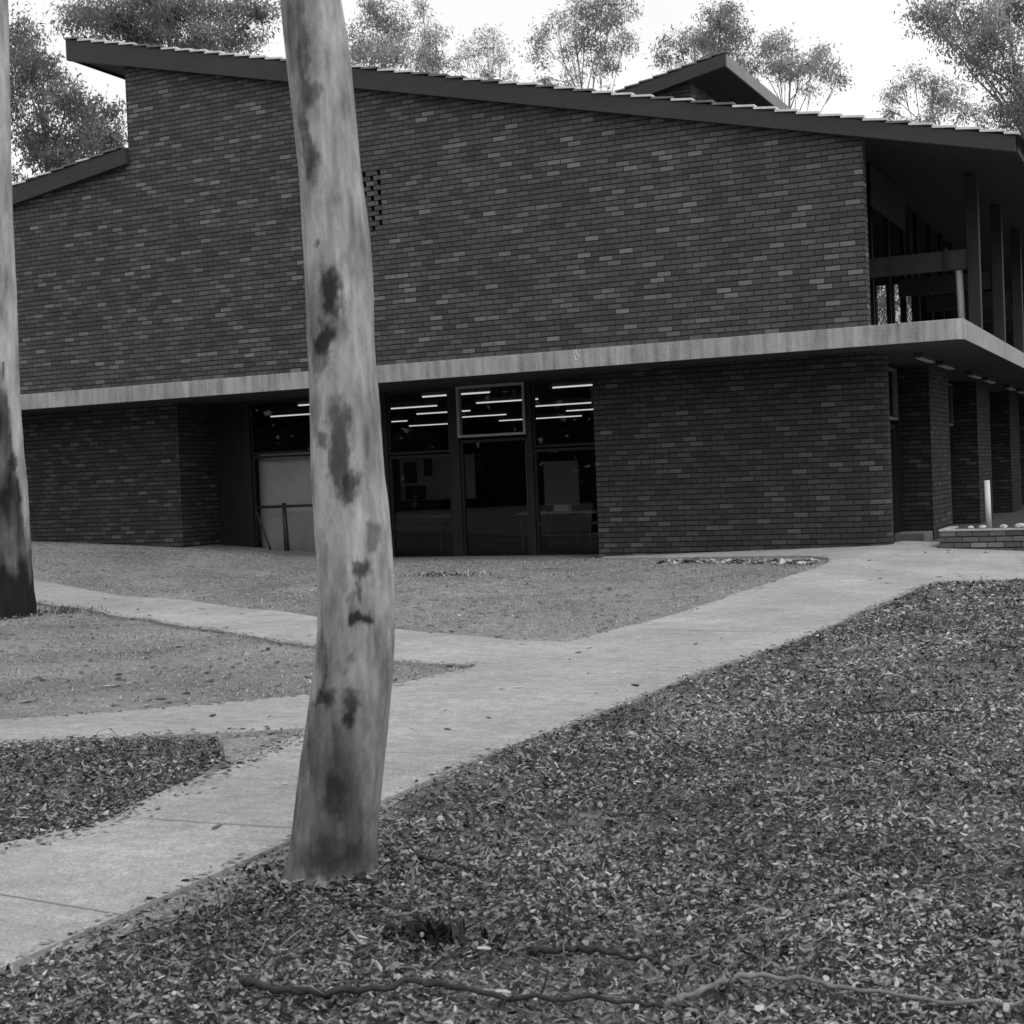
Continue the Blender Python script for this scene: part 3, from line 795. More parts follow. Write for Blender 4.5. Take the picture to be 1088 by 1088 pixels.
def limbs(mb, base, clumps, r0, seedv, fork=.45):
    r = random.Random(seedv)
    cz = [c[2] for c in clumps]; top = max(cz); low = min(cz)
    cx = sum(c[0] for c in clumps) / len(clumps); cy = sum(c[1] for c in clumps) / len(clumps)
    b = Vector(base); t = Vector((cx, cy, low + .66 * (top - low)))
    mid = []
    n = 10
    for i in range(n + 1):
        f = i / n
        p = b.lerp(t, f); p.x += .35 * math.sin(f * 5 + seedv) * f; p.y += .3 * math.cos(f * 4 + seedv) * f
        mid.append(p)
    mb.tube(mid, [r0 * (1 - .86 * (i / n)) for i in range(n + 1)], 8)
    for c in clumps:
        e = Vector(c[:3])
        f = max(.3, min(r.uniform(.72, .97), (e.z - b.z - r.uniform(.8, 2.6)) / (t.z - b.z)))
        i = f * n; s = mid[int(i)].lerp(mid[min(n, int(i) + 1)], i - int(i))
        m1 = s.lerp(e, .5) + Vector((r.uniform(-.2, .2), r.uniform(-.2, .2), r.uniform(.0, .35)))
        rr = r0 * .16
        mb.tube([s, m1, e + Vector((0, 0, c[4] * .5))], [rr, rr * .6, rr * .2], 6)
        for k in range(3):
            q = e + Vector((r.uniform(-1, 1) * c[3], r.uniform(-1, 1) * c[3], r.uniform(-.3, 1) * c[4])) * .9
            mb.tube([m1.lerp(e, .4), e.lerp(q, .5) + Vector((0, 0, .08)), q], [rr * .4, rr * .25, rr * .08], 5)

# tree data: base x,y, leaf tone lifted to hold haze, leaf clumps (x, y, z, horizontal radius, vertical radius)
TREES = [
 (-25.7, 10.7, .22, 260, .17, .19, 'dense dark gum crown rising behind the left low roof', [(-26.2, 10.5, 14.3, .66, .72), (-26.4, 11.7, 13.7, .88, .61), (-25.1, 9.6, 11.7, .72, .72), (-25.2, 11.6, 11.9, 1.1, .72), (-24.8, 10.4, 11.0, 1.24, .55), (-25.2, 12.7, 12.4, .61, .72), (-23.9, 9.9, 12.5, .77, .44), (-23.7, 11.6, 11.7, .33, .61), (-24.6, 12.6, 13.0, .28, .39), (-25.6, 9.4, 12.8, .33, .83), (-26.4, 11.0, 15.3, .39, .33), (-25.3, 10.1, 13.7, .69, .44), (-25.6, 12.5, 13.0, .5, .39)]),
 (-29.6, 19.7, .26, 250, .19, .23, 'broad dark gum tree with forked limbs above the high end of the main roof', [(-30.9, 19.3, 18.5, 1.16, .48), (-32.3, 20.0, 19.2, .48, .41), (-29.2, 18.8, 18.1, 1.23, .68), (-28.8, 21.0, 18.8, 1.5, .89), (-26.7, 20.5, 17.4, .95, .48), (-27.1, 22.9, 18.1, .68, .48), (-24.7, 20.6, 18.1, .82, .48), (-27.9, 20.7, 17.4, 1.7, .27), (-27.2, 22.4, 19.0, .68, .48), (-28.6, 19.1, 18.7, 2.04, .34), (-27.7, 21.5, 19.0, .89, .41), (-28.7, 19.6, 17.6, 1.36, .41)]),
 (-21.6, 21.6, .2, 240, .16, .36, 'grey leafy gum crown just right of the pale foreground trunk', [(-21.2, 21.7, 16.6, .72, .79), (-20.9, 23.2, 17.5, .65, .85), (-20.2, 20.8, 15.8, 1.11, .33), (-21.1, 22.4, 18.0, .59, .39), (-19.7, 21.6, 16.2, .46, .52)]),
 (-22.6, 27.7, .18, 240, .16, .36, 'narrow gum crown second from the pale foreground trunk, above the roof', [(-22.0, 28.0, 18.6, .55, .59), (-22.3, 29.1, 18.0, .73, .37), (-21.7, 26.8, 17.7, .37, .51), (-22.5, 28.4, 20.0, .29, .29)]),
 (-22.2, 32.2, .12, 170, .16, .42, 'smallest, thinnest gum crown over the middle of the roof line', [(-22.5, 32.2, 19.2, .39, .31), (-22.1, 33.7, 19.8, .63, .47), (-21.4, 31.3, 18.1, .51, .35), (-21.1, 33.5, 18.4, .35, .2), (-21.1, 32.0, 19.8, .47, .2), (-23.6, 33.4, 19.4, .28, .28), (-20.5, 31.4, 18.5, .31, .39)]),
 (-16.3, 29.6, .17, 190, .16, .33, 'tall airy gum tree with thin twin stems left of the pop-up roof', [(-17.7, 28.9, 17.8, .43, .58), (-17.6, 30.3, 19.1, .58, .4), (-15.6, 28.5, 18.6, .94, .58), (-15.3, 30.7, 18.8, .65, .86), (-16.0, 28.9, 17.8, .58, .58), (-16.2, 31.4, 17.4, .61, .58), (-16.3, 27.9, 16.2, .58, .25), (-14.8, 30.3, 17.8, .29, .58), (-18.0, 30.1, 16.9, .36, .22), (-15.0, 28.9, 19.0, 1.01, .29), (-16.9, 29.9, 17.6, .36, .32), (-15.4, 29.2, 17.5, .43, .43)]),
 (-10.7, 27.2, .2, 260, .16, .28, 'dark pointed gum crown rising directly behind the pop-up roof peak', [(-11.4, 26.4, 16.3, .59, .39), (-11.0, 27.9, 16.9, .52, .59), (-9.7, 26.0, 16.6, .59, .59), (-9.8, 27.8, 16.6, .46, .52), (-9.7, 26.4, 17.2, .29, .33), (-12.3, 27.7, 16.2, .29, .26), (-10.5, 26.1, 15.4, .52, .33), (-10.2, 26.9, 16.1, .65, .33)]),
 (-9.2, 31.7, .16, 220, .16, .33, 'light spreading gum crown right of the pop-up roof peak', [(-9.6, 31.6, 17.2, .57, .5), (-9.3, 33.1, 17.9, .42, .28), (-8.3, 30.9, 16.0, .6, .35), (-8.1, 33.0, 16.8, .42, .46), (-7.1, 32.0, 15.6, .35, .32), (-8.5, 33.9, 16.0, .42, .18), (-8.9, 30.3, 16.0, .42, .42), (-7.6, 32.6, 16.2, .35, .28), (-10.3, 31.6, 16.6, .6, .5), (-9.0, 31.8, 16.5, .7, .45), (-8.0, 32.0, 16.4, .5, .4)]),
 (3.6, 17.6, .22, 380, .14, .26, 'near gum tree hanging its leaves in from the top right corner', [(-1.4, 15.6, 12.6, .38, .28), (-1.0, 17.1, 12.9, .57, .42), (.2, 15.1, 11.6, .66, .52), (-.3, 16.8, 11.6, .47, .33), (.6, 15.8, 10.9, .52, .47), (.4, 18.2, 13.1, .71, .57), (-.8, 14.2, 11.6, .24, .24), (-.2, 16.2, 12.4, .57, .38), (.3, 17.7, 10.3, .47, .42), (.9, 15.4, 10.0, .47, .71), (-1.7, 16.1, 12.6, .19, .24), (3.2, 17.4, 13.5, 1.3, .9), (3.0, 18.0, 11.5, 1.1, .8)]),
 (-3.8, 32.1, .16, 230, .16, .33, 'low thin gum crown above the right end of the main roof', [(-4.4, 31.9, 15.4, .37, .31), (-5.4, 32.7, 14.9, .34, .27), (-4.6, 30.5, 14.6, .41, .2), (-3.4, 33.0, 14.7, .75, .54), (-3.8, 31.4, 13.7, .61, .24), (-5.5, 33.1, 14.4, .2, .17), (-2.5, 31.1, 13.7, .54, .41), (-3.7, 32.2, 15.1, .41, .27)]),
 (-7.2, 41.0, .16, 90, .22, .3, 'leafy gum glimpsed through the dark glazing of the balcony', [(-7.6, 40.5, 7.8, 1.3, 1.0), (-6.3, 41, 8.4, 1.1, .9), (-7.0, 41.5, 9.6, 1.5, 1.1), (-8.6, 41, 9.0, 1.1, 1.0), (-5.6, 40.6, 7.3, .9, .9)]),
]
def make_tree(i, x, y, r0, dens, size, tone, label, clumps, group='gum trees beyond the roof'):
    z = float(hgt(x, y)) - .1
    t = empty('gum_tree', (x, y, z)); tag(t, label, 'tree', group)
    loc = [(c[0] - x, c[1] - y, c[2] - z, c[3], c[4]) for c in clumps]
    V, q, T = leaves(loc, dens, size, tone, 100 + i)
    np_mesh('crown', V, q, M['leaf'], T, t)
    mb = MB(); limbs(mb, (0, 0, 0), loc, r0, i)
    o = mb.build('trunk', M['bark'], t, True)
    a = o.data.attributes.new('tone', 'FLOAT', 'POINT'); a.data.foreach_set('value', np.full(len(o.data.vertices), .24, np.float32))
    return t
tree_objs = [make_tree(i, *t) for i, t in enumerate(TREES)]

# foreground gum: pale smooth trunk with dark scars
TR = [(3.327, 1.336, -16.911, .1149), (3.108, 1.352, -16.903, .1208), (2.889, 1.364, -16.898, .1196), (2.67, 1.375, -16.893, .119), (2.45, 1.387, -16.887, .1262), (2.23, 1.39, -16.885, .1272), (2.01, 1.387, -16.887, .1263), (1.789, 1.392, -16.885, .1321), (1.568, 1.392, -16.885, .1373), (1.346, 1.399, -16.881, .1432), (1.124, 1.401, -16.88, .1435), (.902, 1.391, -16.885, .1486), (.681, 1.366, -16.897, .1548), (.459, 1.333, -16.912, .1596), (.237, 1.303, -16.927, .1632), (.014, 1.275, -16.94, .1704), (-.25, 1.255, -16.95, .178), (4.4, 1.31, -16.93, .108), (5.6, 1.36, -16.9, .098), (6.6, 1.30, -16.85, .085)]
SPOTS = [(-.727, 3.16, .045, .156, .35), (-.698, 3.107, .017, .208, .3), (-.704, 2.902, .028, .174, .45), (-.67, 2.962, .024, .049, .5), (-.682, 2.688, .024, .069, .45), (-.7, 2.765, .021, .104, .4), (-.638, 2.201, .035, .069, .85), (-.662, 2.04, .035, .069, .85), (-.677, 2.109, .062, .174, .35), (-.609, 2.072, .028, .069, .3), (-.681, 2.403, .014, .028, .6), (-.693, 1.972, .021, .087, .4), (-.713, 1.765, .021, .104, .35), (-.703, 1.661, .017, .035, .6), (-.625, 1.623, .035, .156, .7), (-.6, 1.483, .028, .076, .75), (-.633, 1.675, .049, .104, .3), (-.518, 1.299, .021, .062, .5), (-.562, 1.161, .031, .042, .8), (-.589, 1.093, .017, .021, .6), (-.575, 1.012, .035, .035, .95), (-.563, 1.046, .035, .076, .3), (-.731, .861, .031, .076, .5), (-.712, .738, .024, .035, .6), (-.735, .704, .035, .035, .7), (-.621, .839, .024, .028, .4), (-.621, .682, .021, .056, .7), (-.634, .62, .021, .031, .8), (-.690, .52, .085, .25, .30), (-.700, .336, .105, .20, .34), (-.691, .352, .049, .049, .5), (-.728, .143, .104, .083, .5), (-.678, .088, .122, .069, .5), (-.505, .852, .017, .139, .3), (-.778, .584, .021, .139, .4)]
def tone_main(p, n, z, s):
    lat = (Vector((p.x, p.y, 0)) - Vector((CAM.x, CAM.y, 0))).dot(XR)
    q = Vector((p.x * 9, p.y * 9, z * 3.2))
    t = .33 + .15 * fbm(q) + .10 * fbm(Vector((p.x * 34, p.y * 34, z * 7))) + .06 * mnoise.noise(Vector((p.x * 4, p.y * 4, z * 1.1)))
    t += .07 * mnoise.noise(Vector((p.x * 75, p.y * 75, z * 2.2)))
    wx = .026 * fbm(Vector((p.x * 24, p.y * 24, z * 10)), 5); wx += .010 * mnoise.noise(Vector((p.x * 90, p.y * 90, z * 40))); wz = .055 * fbm(Vector((p.x * 14 + 7, p.y * 14, z * 8))) + .012 * mnoise.noise(Vector((p.x * 80, p.y * 80, z * 60)))
    f = 1.0
    if n.dot(FWD) < .12:
        for (cx, cz, rx, rz, k) in SPOTS:
            dz = (z + wz - cz) / rz
            if abs(dz) > 1.9: continue
            d = math.hypot((lat + wx - cx) / (rx * 1.3), dz / 1.2)
            if d < 1.5:
                m_ = 1 - min(1, max(0, (d - .50) / .72)); m_ = m_ * m_ * (3 - 2 * m_)
                f *= 1 - min(.88, k * 1.02) * m_
    else:
        v = fbm(Vector((p.x * 7 + 3, p.y * 7, z * 2.2)), 3)
        if v > .35: f *= 1 - min(.8, (v - .35) * 3)
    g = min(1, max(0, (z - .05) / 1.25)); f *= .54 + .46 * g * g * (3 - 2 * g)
    return max(.03, t * f)
def disp_main(n, z):
    d = .03 * mnoise.noise(Vector((n.x * 1.4, n.y * 1.4, z * 1.6))) + .012 * fbm(Vector((n.x * 5, n.y * 5, z * 7)))
    # healed limb scars swell the trunk
    for cz, w, k in ((2.12, .16, .05), (1.02, .10, .03)):
        if n.dot(FWD) < 0: d += k * math.exp(-((z - cz) / w) ** 2) * max(0, -n.dot(FWD))
    d += .16 * math.exp(-max(0, z) / .045) * (1 + .6 * math.sin(math.atan2(n.y, n.x) * 4 + 1))
    return d
tm = empty('gum_tree', (1.29, -16.93, 0)); tag(tm, 'pale smooth gum trunk with dark scars standing in the foreground beside the path', 'tree')
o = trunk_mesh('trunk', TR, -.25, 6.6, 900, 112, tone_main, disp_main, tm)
o.data.transform(Matrix.Translation((-1.29, 16.93, 0)))
upc = [(.6, -17.6, 8.2, 1.0, .7), (2.3, -16.6, 8.6, 1.1, .7), (1.4, -15.8, 9.4, 1.1, .8), (1.0, -17.0, 10.2, 1.0, .7), (2.0, -17.8, 9.0, .9, .6)]
loc = [(c[0] - 1.29, c[1] + 16.93, c[2], c[3], c[4]) for c in upc]
V, q, T = leaves(loc, 240, .15, .10, 77); np_mesh('crown', V, q, M['leaf'], T, tm)
mb = MB(); r_ = random.Random(5)
for c in loc:
    s = Vector((.01, .08, 6.5)); e = Vector(c[:3])
    mb.tube([s, s.lerp(e, .5) + Vector((0, 0, .25)), e], [.055, .035, .012], 7)
o = mb.build('limb', M['bark'], tm, True)
a = o.data.attributes.new('tone', 'FLOAT', 'POINT'); a.data.foreach_set('value', np.full(len(o.data.vertices), .3, np.float32))

# left gum with scorched base
LR = []
for z, x, y, r in ((7.69, -8.855, -7.857, .20), (6.53, -8.882, -7.87, .205), (5.36, -8.918, -7.887, .215), (4.19, -8.927, -7.891, .225), (2.55, -8.936, -7.895, .26), (1.13, -8.909, -7.882, .285), (.66, -8.90, -7.878, .30), (.19, -8.885, -7.87, .325), (-.2, -8.875, -7.865, .34), (9.5, -8.8, -7.83, .18), (11.5, -8.7, -7.8, .14)):
    LR.append((z, x - XR.x * r, y - XR.y * r, r))
def tone_left(p, n, z, s):
    q = Vector((p.x * 5, p.y * 5, z * 1.2))
    t = .34 + .16 * fbm(q) + .08 * fbm(Vector((p.x * 20, p.y * 20, z * 3)))
    w = fbm(Vector((p.x * 6, p.y * 6, z * 1.6)))
    f = 1.0
    # scorched skirt, higher on the left than on the right rim
    k_s = min(1, max(0, (.93 - s) / .32))
    lim = 1.15 + 2.05 * k_s + .4 * w
    m_ = min(1, max(0, (lim + .2 - z) / .4))
    f *= 1 - (.74 + .25 * w + .12 * mnoise.noise(Vector((p.x * 30, p.y * 30, z * 1.5)))) * m_
    m2 = min(1, max(0, (.75 + .3 * w - z) / .25)); f *= 1 - .85 * m2
    # dark stripes above
    if 1.0 < z < 3.2:
        v = fbm(Vector((p.x * 12, p.y * 12, z * .7 + 3)))
        if v > .05 and s < .55: f *= 1 - min(.75, (v - .05) * 3)
    d = math.hypot((s - .35) / .28, (z - 2.45) / .33)
    if d < 1.4: f *= 1 - .8 * (1 - d / 1.4)
    d = math.hypot((s - .75) / .12, (z - 1.95) / .12)
    if d < 1: f *= .4
    return max(.014, t * f)
def disp_left(n, z):
    d = .05 * mnoise.noise(Vector((n.x * 1.3, n.y * 1.3, z * .9))) + .02 * fbm(Vector((n.x * 4, n.y * 4, z * 4)))
    d += .05 * mnoise.noise(Vector((n.x * 2.2, n.y * 2.2, z * 3.5 + 9))) * min(1, max(0, (3.2 - z) / 1.5)) + .13 * math.exp(-((z - 2.42) / .22) ** 2) * max(0, -n.dot(FWD))
    return d
tl = empty('gum_tree', (-9.1, -7.95, 0)); tag(tl, 'gum trunk with blackened base cut by the left edge of the picture', 'tree')
o = trunk_mesh('trunk', LR, -.2, 11.5, 520, 56, tone_left, disp_left, tl); o.data.transform(Matrix.Translation((9.1, 7.95, 0)))
upc = [(-.6, -.6, 12.4, 1.2, .8), (.9, .4, 12.9, 1.2, .8), (.2, -.2, 14.0, 1.3, .9), (-.8, .8, 13.4, 1.1, .8)]
V, q, T = leaves(upc, 260, .16, .09, 78); np_mesh('crown', V, q, M['leaf'], T, tl)
mb = MB()
for c in upc:
    s = Vector((.2, .03, 11.4)); e = Vector(c[:3]); mb.tube([s, s.lerp(e, .5) + Vector((0, 0, .2)), e], [.08, .05, .015], 7)
o = mb.build('limb', M['bark'], tl, True)
a = o.data.attributes.new('tone', 'FLOAT', 'POINT'); a.data.foreach_set('value', np.full(len(o.data.vertices), .3, np.float32))

# dense bush all round behind the viewpoint
n = 46000
r2 = np.random.default_rng(44)
a = r2.uniform(R_(-205), R_(25), n); d = r2.uniform(44, 60, n); z = 17 * r2.random(n) ** 1.15
z *= .75 + .25 * np.sin(a * 23) * np.sin(a * 9 + 1)
P = np.stack([4 + d * np.cos(a), -14 + d * np.sin(a), z], 1)
dd = r2.normal(size=(n, 3)); dd /= np.linalg.norm(dd, axis=1)[:, None]; s2 = np.cross(dd, r2.normal(size=(n, 3))); s2 /= np.linalg.norm(s2, axis=1)[:, None]
L = r2.uniform(.6, 1.5, n)[:, None]
V = np.stack([P - dd * L * .5, P + s2 * L * .35, P + dd * L * .5, P - s2 * L * .35], 1).reshape(-1, 3)
o = np_mesh('bushland', V, np.arange(4 * n).reshape(n, 4), M['leaf'], np.repeat(r2.uniform(.03, .08, n), 4)); o['kind'] = 'stuff'

# ------------------------------------------------------------------ ground cover
def inside(poly, x, y):
    px = np.array([p[0] for p in poly]); py = np.array([p[1] for p in poly]); c = np.zeros(len(x), bool)
    j = len(px) - 1
    for i in range(len(px)):
        cond = ((py[i] > y) != (py[j] > y)) & (x < (px[j] - px[i]) * (y - py[i]) / (py[j] - py[i] + 1e-12) + px[i])
        c ^= cond; j = i
    return c
cR = np.array(XR[:2]); cF = np.array(FWD[:2]); cP = np.array(CAM[:2])
def scatter(n, d0, d1, side=.5, right=None):
    """random ground points between two distances in front of the viewpoint"""
    d = np.sqrt(rng.uniform(d0 * d0, d1 * d1, n)); s = rng.uniform(-side, right or side, n) * d
    p = cP + cF * d[:, None] + cR * s[:, None]
    return p[:, 0], p[:, 1], d
def flakes(x, y, L, W, tone, lift, tilt, curl):
    """curved leaf / bark flakes: 3 quads each"""
    n = len(x); th = rng.uniform(0, 2 * np.pi, n)
    ax = np.stack([np.cos(th), np.sin(th), rng.normal(0, tilt, n)], 1); ax /= np.linalg.norm(ax, axis=1)[:, None]
    up = np.stack([rng.normal(0, tilt * 1.3, n), rng.normal(0, tilt * 1.3, n), np.ones(n)], 1)
    sd = np.cross(up, ax); sd /= np.linalg.norm(sd, axis=1)[:, None]; up = np.cross(ax, sd)
    z = hgt(x, y) + lift
    P = np.stack([x, y, z], 1)
    t = np.array([-1, -.4, .4, 1.]); wp = np.stack([rng.uniform(.1, .9, n), rng.uniform(.7, 1.1, n), rng.uniform(.5, 1.1, n), rng.uniform(.05, .7, n)])
    sk = rng.normal(0, .25, n)
    V = np.zeros((n, 4, 2, 3))
    for i in range(4):
        c = P + ax * (L * t[i] / 2)[:, None] + up * (curl * L * (1 - t[i] ** 2))[:, None] + sd * (sk * L * t[i] ** 2 * .5)[:, None]
        V[:, i, 0] = c + sd * (W * wp[i] / 2)[:, None]; V[:, i, 1] = c - sd * (W * wp[i] / 2)[:, None]
    b = np.arange(n)[:, None] * 8
    q = np.concatenate([np.concatenate([b + 2 * i, b + 2 * i + 1, b + 2 * i + 3, b + 2 * i + 2], 1) for i in range(3)])
    return V.reshape(-1, 3), q, np.repeat(tone, 8)

def litter_tone(n, lo=.035, hi=.30):
    k = rng.random(n); t = np.where(k < .30, rng.uniform(.010, .045, n), np.where(k < .93, rng.uniform(.11, .36, n), rng.uniform(.36, .58, n))); return t

def clumpy(x, y, s=1.6):
    return np.array([mnoise.noise(Vector((a * s, b * s, 4.4))) for a, b in zip(x, y)])

VV, QQ, TT, off = [], [], [], 0
def push(r):
    global off
    VV.append(r[0]); QQ.append(r[1] + off); TT.append(r[2]); off += len(r[0])
island_poly = [(-1.0, -14.62), (-1.5, -14.73), (-2.25, -15.12), (-4.5, -16.62), (-10, -20.5), (-10, -26), (-1.62, -26), (-.77, -18.6), (-.37, -17.0), (-.23, -16.5), (-.46, -15.5), (-.60, -15.1)]
strip = [(x + .10, y) for x, y in mulchR]
for d0, d1, dens, kL in ((2.6, 5.5, 9500, .72), (5.5, 9, 4800, .80), (9, 14, 1900, 1.0), (14, 21, 700, 1.4)):
    area = (d1 * d1 - d0 * d0) * .65
    n = int(area * dens)
    x, y, d = scatter(n, d0, d1, .52, .78)
    k = inside(mulchR, x, y) | inside(island_poly, x, y)
    thin = inside(mulchR, x, y) & ~inside([(a + .22, b) for a, b in mulchR[:-2]] + mulchR[-2:], x, y)
    k &= ~(thin & (y < -14.8) & (rng.random(n) < .62))
    x, y = x[k], y[k]; n = len(x)
    bare = clumpy(x + 40, y, .8) + .6 * clumpy(x, y + 30, 2.6)
    kk = rng.random(n) < np.clip(1.0 - .9 * np.clip(bare - .15, 0, 1), .62, 1)
    x, y = x[kk], y[kk]; n = len(x)
    cz = clumpy(x, y)
    kind = rng.random(n)
    L = np.where(kind < .22, .022 + .055 * rng.random(n) ** 1.4, .008 + .032 * rng.random(n) ** 1.6) * kL
    W = np.where(kind < .22, L * rng.uniform(.14, .28, n), L * rng.uniform(.35, .8, n))
    tn = litter_tone(n) * (1 + .55 * cz) * np.where(kind < .22, 1.05, 1.0)
    lift = .010 + np.abs(rng.normal(0, .012, n)) + .012 * np.clip(cz, 0, 1)
    push(flakes(x, y, L, W, tn, lift, .46, np.where(kind < .22, rng.normal(.01, .06, n), rng.normal(0, .03, n))))
    # thin twigs and strips of bark
    m_ = int(n * .026); i = rng.integers(0, n, m_)
    push(flakes(x[i], y[i], rng.uniform(.09, .26, m_) * kL, rng.uniform(.005, .011, m_) * kL, rng.choice([.015, .025, .05, .16], m_), .034 + np.abs(rng.normal(0, .01, m_)), .12, rng.normal(0, .12, m_)))
# crumbs spilling from the beds over the slab edges
for line, amp, nn in ((edgeL, .09, 2600), (edgeAlow, .07, 2600), (edgeAup, .06, 1600), (edgeBlow, .07, 2200), (edgeM, .03, 900), (edgeR, .03, 1500)):
    P_ = np.array(line); sg = np.hypot(*np.diff(P_, axis=0).T); ok = (P_[:-1, 1] > -21) & (P_[:-1, 0] > -12) & (P_[:-1, 0] < 6); pr = sg * ok; pr /= pr.sum()
    i = rng.choice(len(sg), nn, p=pr); t_ = rng.random(nn)[:, None]; p_ = P_[i] * (1 - t_) + P_[i + 1] * t_
    x, y = p_[:, 0] + rng.normal(0, amp, nn), p_[:, 1] + rng.normal(0, amp * .8, nn)
    on = inside(path_poly, x, y); L = .008 + .035 * rng.random(nn) ** 2
    push(flakes(x, y, L, L * rng.uniform(.25, .8, nn), litter_tone(nn) * .9, np.where(on, .033, .014), .12, rng.normal(0, .03, nn)))
# litter heaped against the two trunks
for cx, cy, r0_, nn in ((1.27, -16.94, .19, 1500), (-9.17, -8.0, .34, 500)):
    a = rng.uniform(0, 6.28, nn); rr = r0_ + np.abs(rng.normal(0, .09, nn)); x = cx + rr * np.cos(a); y = cy + rr * np.sin(a)
    L = .01 + .06 * rng.random(nn) ** 1.6
    push(flakes(x, y, L, L * rng.uniform(.2, .6, nn), litter_tone(nn) * .8, .012 + .05 * np.exp(-(rr - r0_) / .05) * rng.random(nn), .45, rng.normal(0, .05, nn)))
o = np_mesh('leaf_litter', np.concatenate(VV), np.concatenate(QQ), M['litter'], np.concatenate(TT)); o['kind'] = 'stuff'

# sparse leaves blown over the lawn and path
VV, QQ, TT, off = [], [], [], 0
n = 14000
x, y, d = scatter(n, 6, 30, .5)
onm = inside(mulchR, x, y) | inside(island_poly, x, y); onp = inside(path_poly, x, y)
k = ~onm & (~onp | (rng.random(n) < .13)) & (y < 1.9)
k &= ~((x < -13.4) & (y > .9)) & ~((x > -4.9) & (y > .9))
x, y, on = x[k], y[k], onp[k]; n = len(x)
L = .014 + .085 * rng.random(n) ** 2; tn = rng.choice([.035, .05, .08, .12, .4, .55], n, p=[.18, .22, .24, .2, .1, .06])
push(flakes(x, y, L, L * rng.uniform(.2, .6, n), tn, np.where(on, .034, .010), .05, rng.normal(.0, .02, n)))
# band of pale flakes against the wall strip
x = rng.uniform(-3.0, -.35, 420); y = -.55 - 1.6 * (x + 3) / 2.65 * .85 + rng.normal(0, .13, 420) - .35
L = rng.uniform(.05, .13, 420)
push(flakes(x, y, L, L * rng.uniform(.3, .7, 420), rng.choice([.06, .12, .35, .5], 420), .02, .3, rng.normal(.05, .1, 420)))
o = np_mesh('fallen_leaves', np.concatenate(VV), np.concatenate(QQ), M['litter'], np.concatenate(TT)); o['kind'] = 'stuff'

# short dry grass
n = 210000
x, y, d = scatter(n, 6, 30, .5)
k = ~(inside(mulchR, x, y) | inside(island_poly, x, y) | inside(path_poly, x, y)) & (y < .9)
x, y, d = x[k], y[k], d[k]; cz = clumpy(x, y, 1.1)
k = rng.random(len(x)) < .55 + .6 * cz
x, y, d, cz = x[k], y[k], d[k], cz[k]; n = len(x)
h = rng.uniform(.008, .030, n) * (1 + .6 * cz); th = rng.uniform(0, 6.28, n); w = rng.uniform(.004, .009, n)
z = hgt(x, y)
a = np.stack([x + np.cos(th) * w, y + np.sin(th) * w, z], 1); b_ = np.stack([x - np.cos(th) * w, y - np.sin(th) * w, z], 1)
c = np.stack([x + rng.normal(0, .02, n), y + rng.normal(0, .02, n), z + h], 1)
V = np.stack([a, b_, c], 1).reshape(-1, 3)
o = np_mesh('grass', V, np.arange(3 * n).reshape(n, 3), M['blade'], np.repeat(np.clip(rng.normal(.36, .10, n), .1, .6), 3)); o['kind'] = 'stuff'

# weeds -----------------------------------------------------------------
def weed(name, x, y, n, h, spread, tones, label, seedv):
    r = np.random.default_rng(seedv); V = []; Q = []; T = []
    for i in range(n):
        a = r.uniform(0, 6.28); rr = abs(r.normal(0, spread)); bx_, by_ = rr * math.cos(a), rr * math.sin(a) * .5
        hh = h * r.uniform(.4, 1.2); w = r.uniform(.003, .008); lean = r.normal(0, .6 if name != 'weed_clump' else .8, 2) * hh; th = r.uniform(0, 6.28)
        o_ = len(V); dx, dy = math.cos(th) * w, math.sin(th) * w
        V += [(bx_ + dx, by_ + dy, 0), (bx_ - dx, by_ - dy, 0), (bx_ + lean[0] * .4 - dx * 1.3, by_ + lean[1] * .4 - dy * 1.3, hh * .6), (bx_ + lean[0] * .4 + dx * 1.3, by_ + lean[1] * .4 + dy * 1.3, hh * .6),
              (bx_ + lean[0] + dx * .1, by_ + lean[1] + dy * .1, hh), (bx_ + lean[0] - dx * .1, by_ + lean[1] - dy * .1, hh)]
        Q += [(o_, o_ + 1, o_ + 2, o_ + 3), (o_ + 3, o_ + 2, o_ + 5, o_ + 4)]; T += [r.choice(tones)] * 6
    ob = np_mesh(name, np.array(V), np.array(Q), M['blade'], np.array(T)); ob.location = (x, y, float(hgt(x, y)))
    return tag(ob, label, 'plant')
weed('weed_clump', -5.85, -2.65, 420, .075, .30, [.04, .07, .14, .3, .6, .7], 'low ragged weed patch with pale tips on the lawn before the shopfront', 1)
weed('grass_tuft', 2.02, -17.50, 240, .075, .085, [.015, .02, .03, .06], 'dark grass tuft in the mulch right of the trunk base', 2)
weed('grass_tuft', -8.55, -7.7, 120, .10, .22, [.08, .15, .28], 'dry grass tuft at the foot of the blackened left trunk', 3)
weed('shrub', 2.28, .62, 160, .22, .12, [.03, .05, .10], 'dark little shrub at the right end of the brick planter', 4)

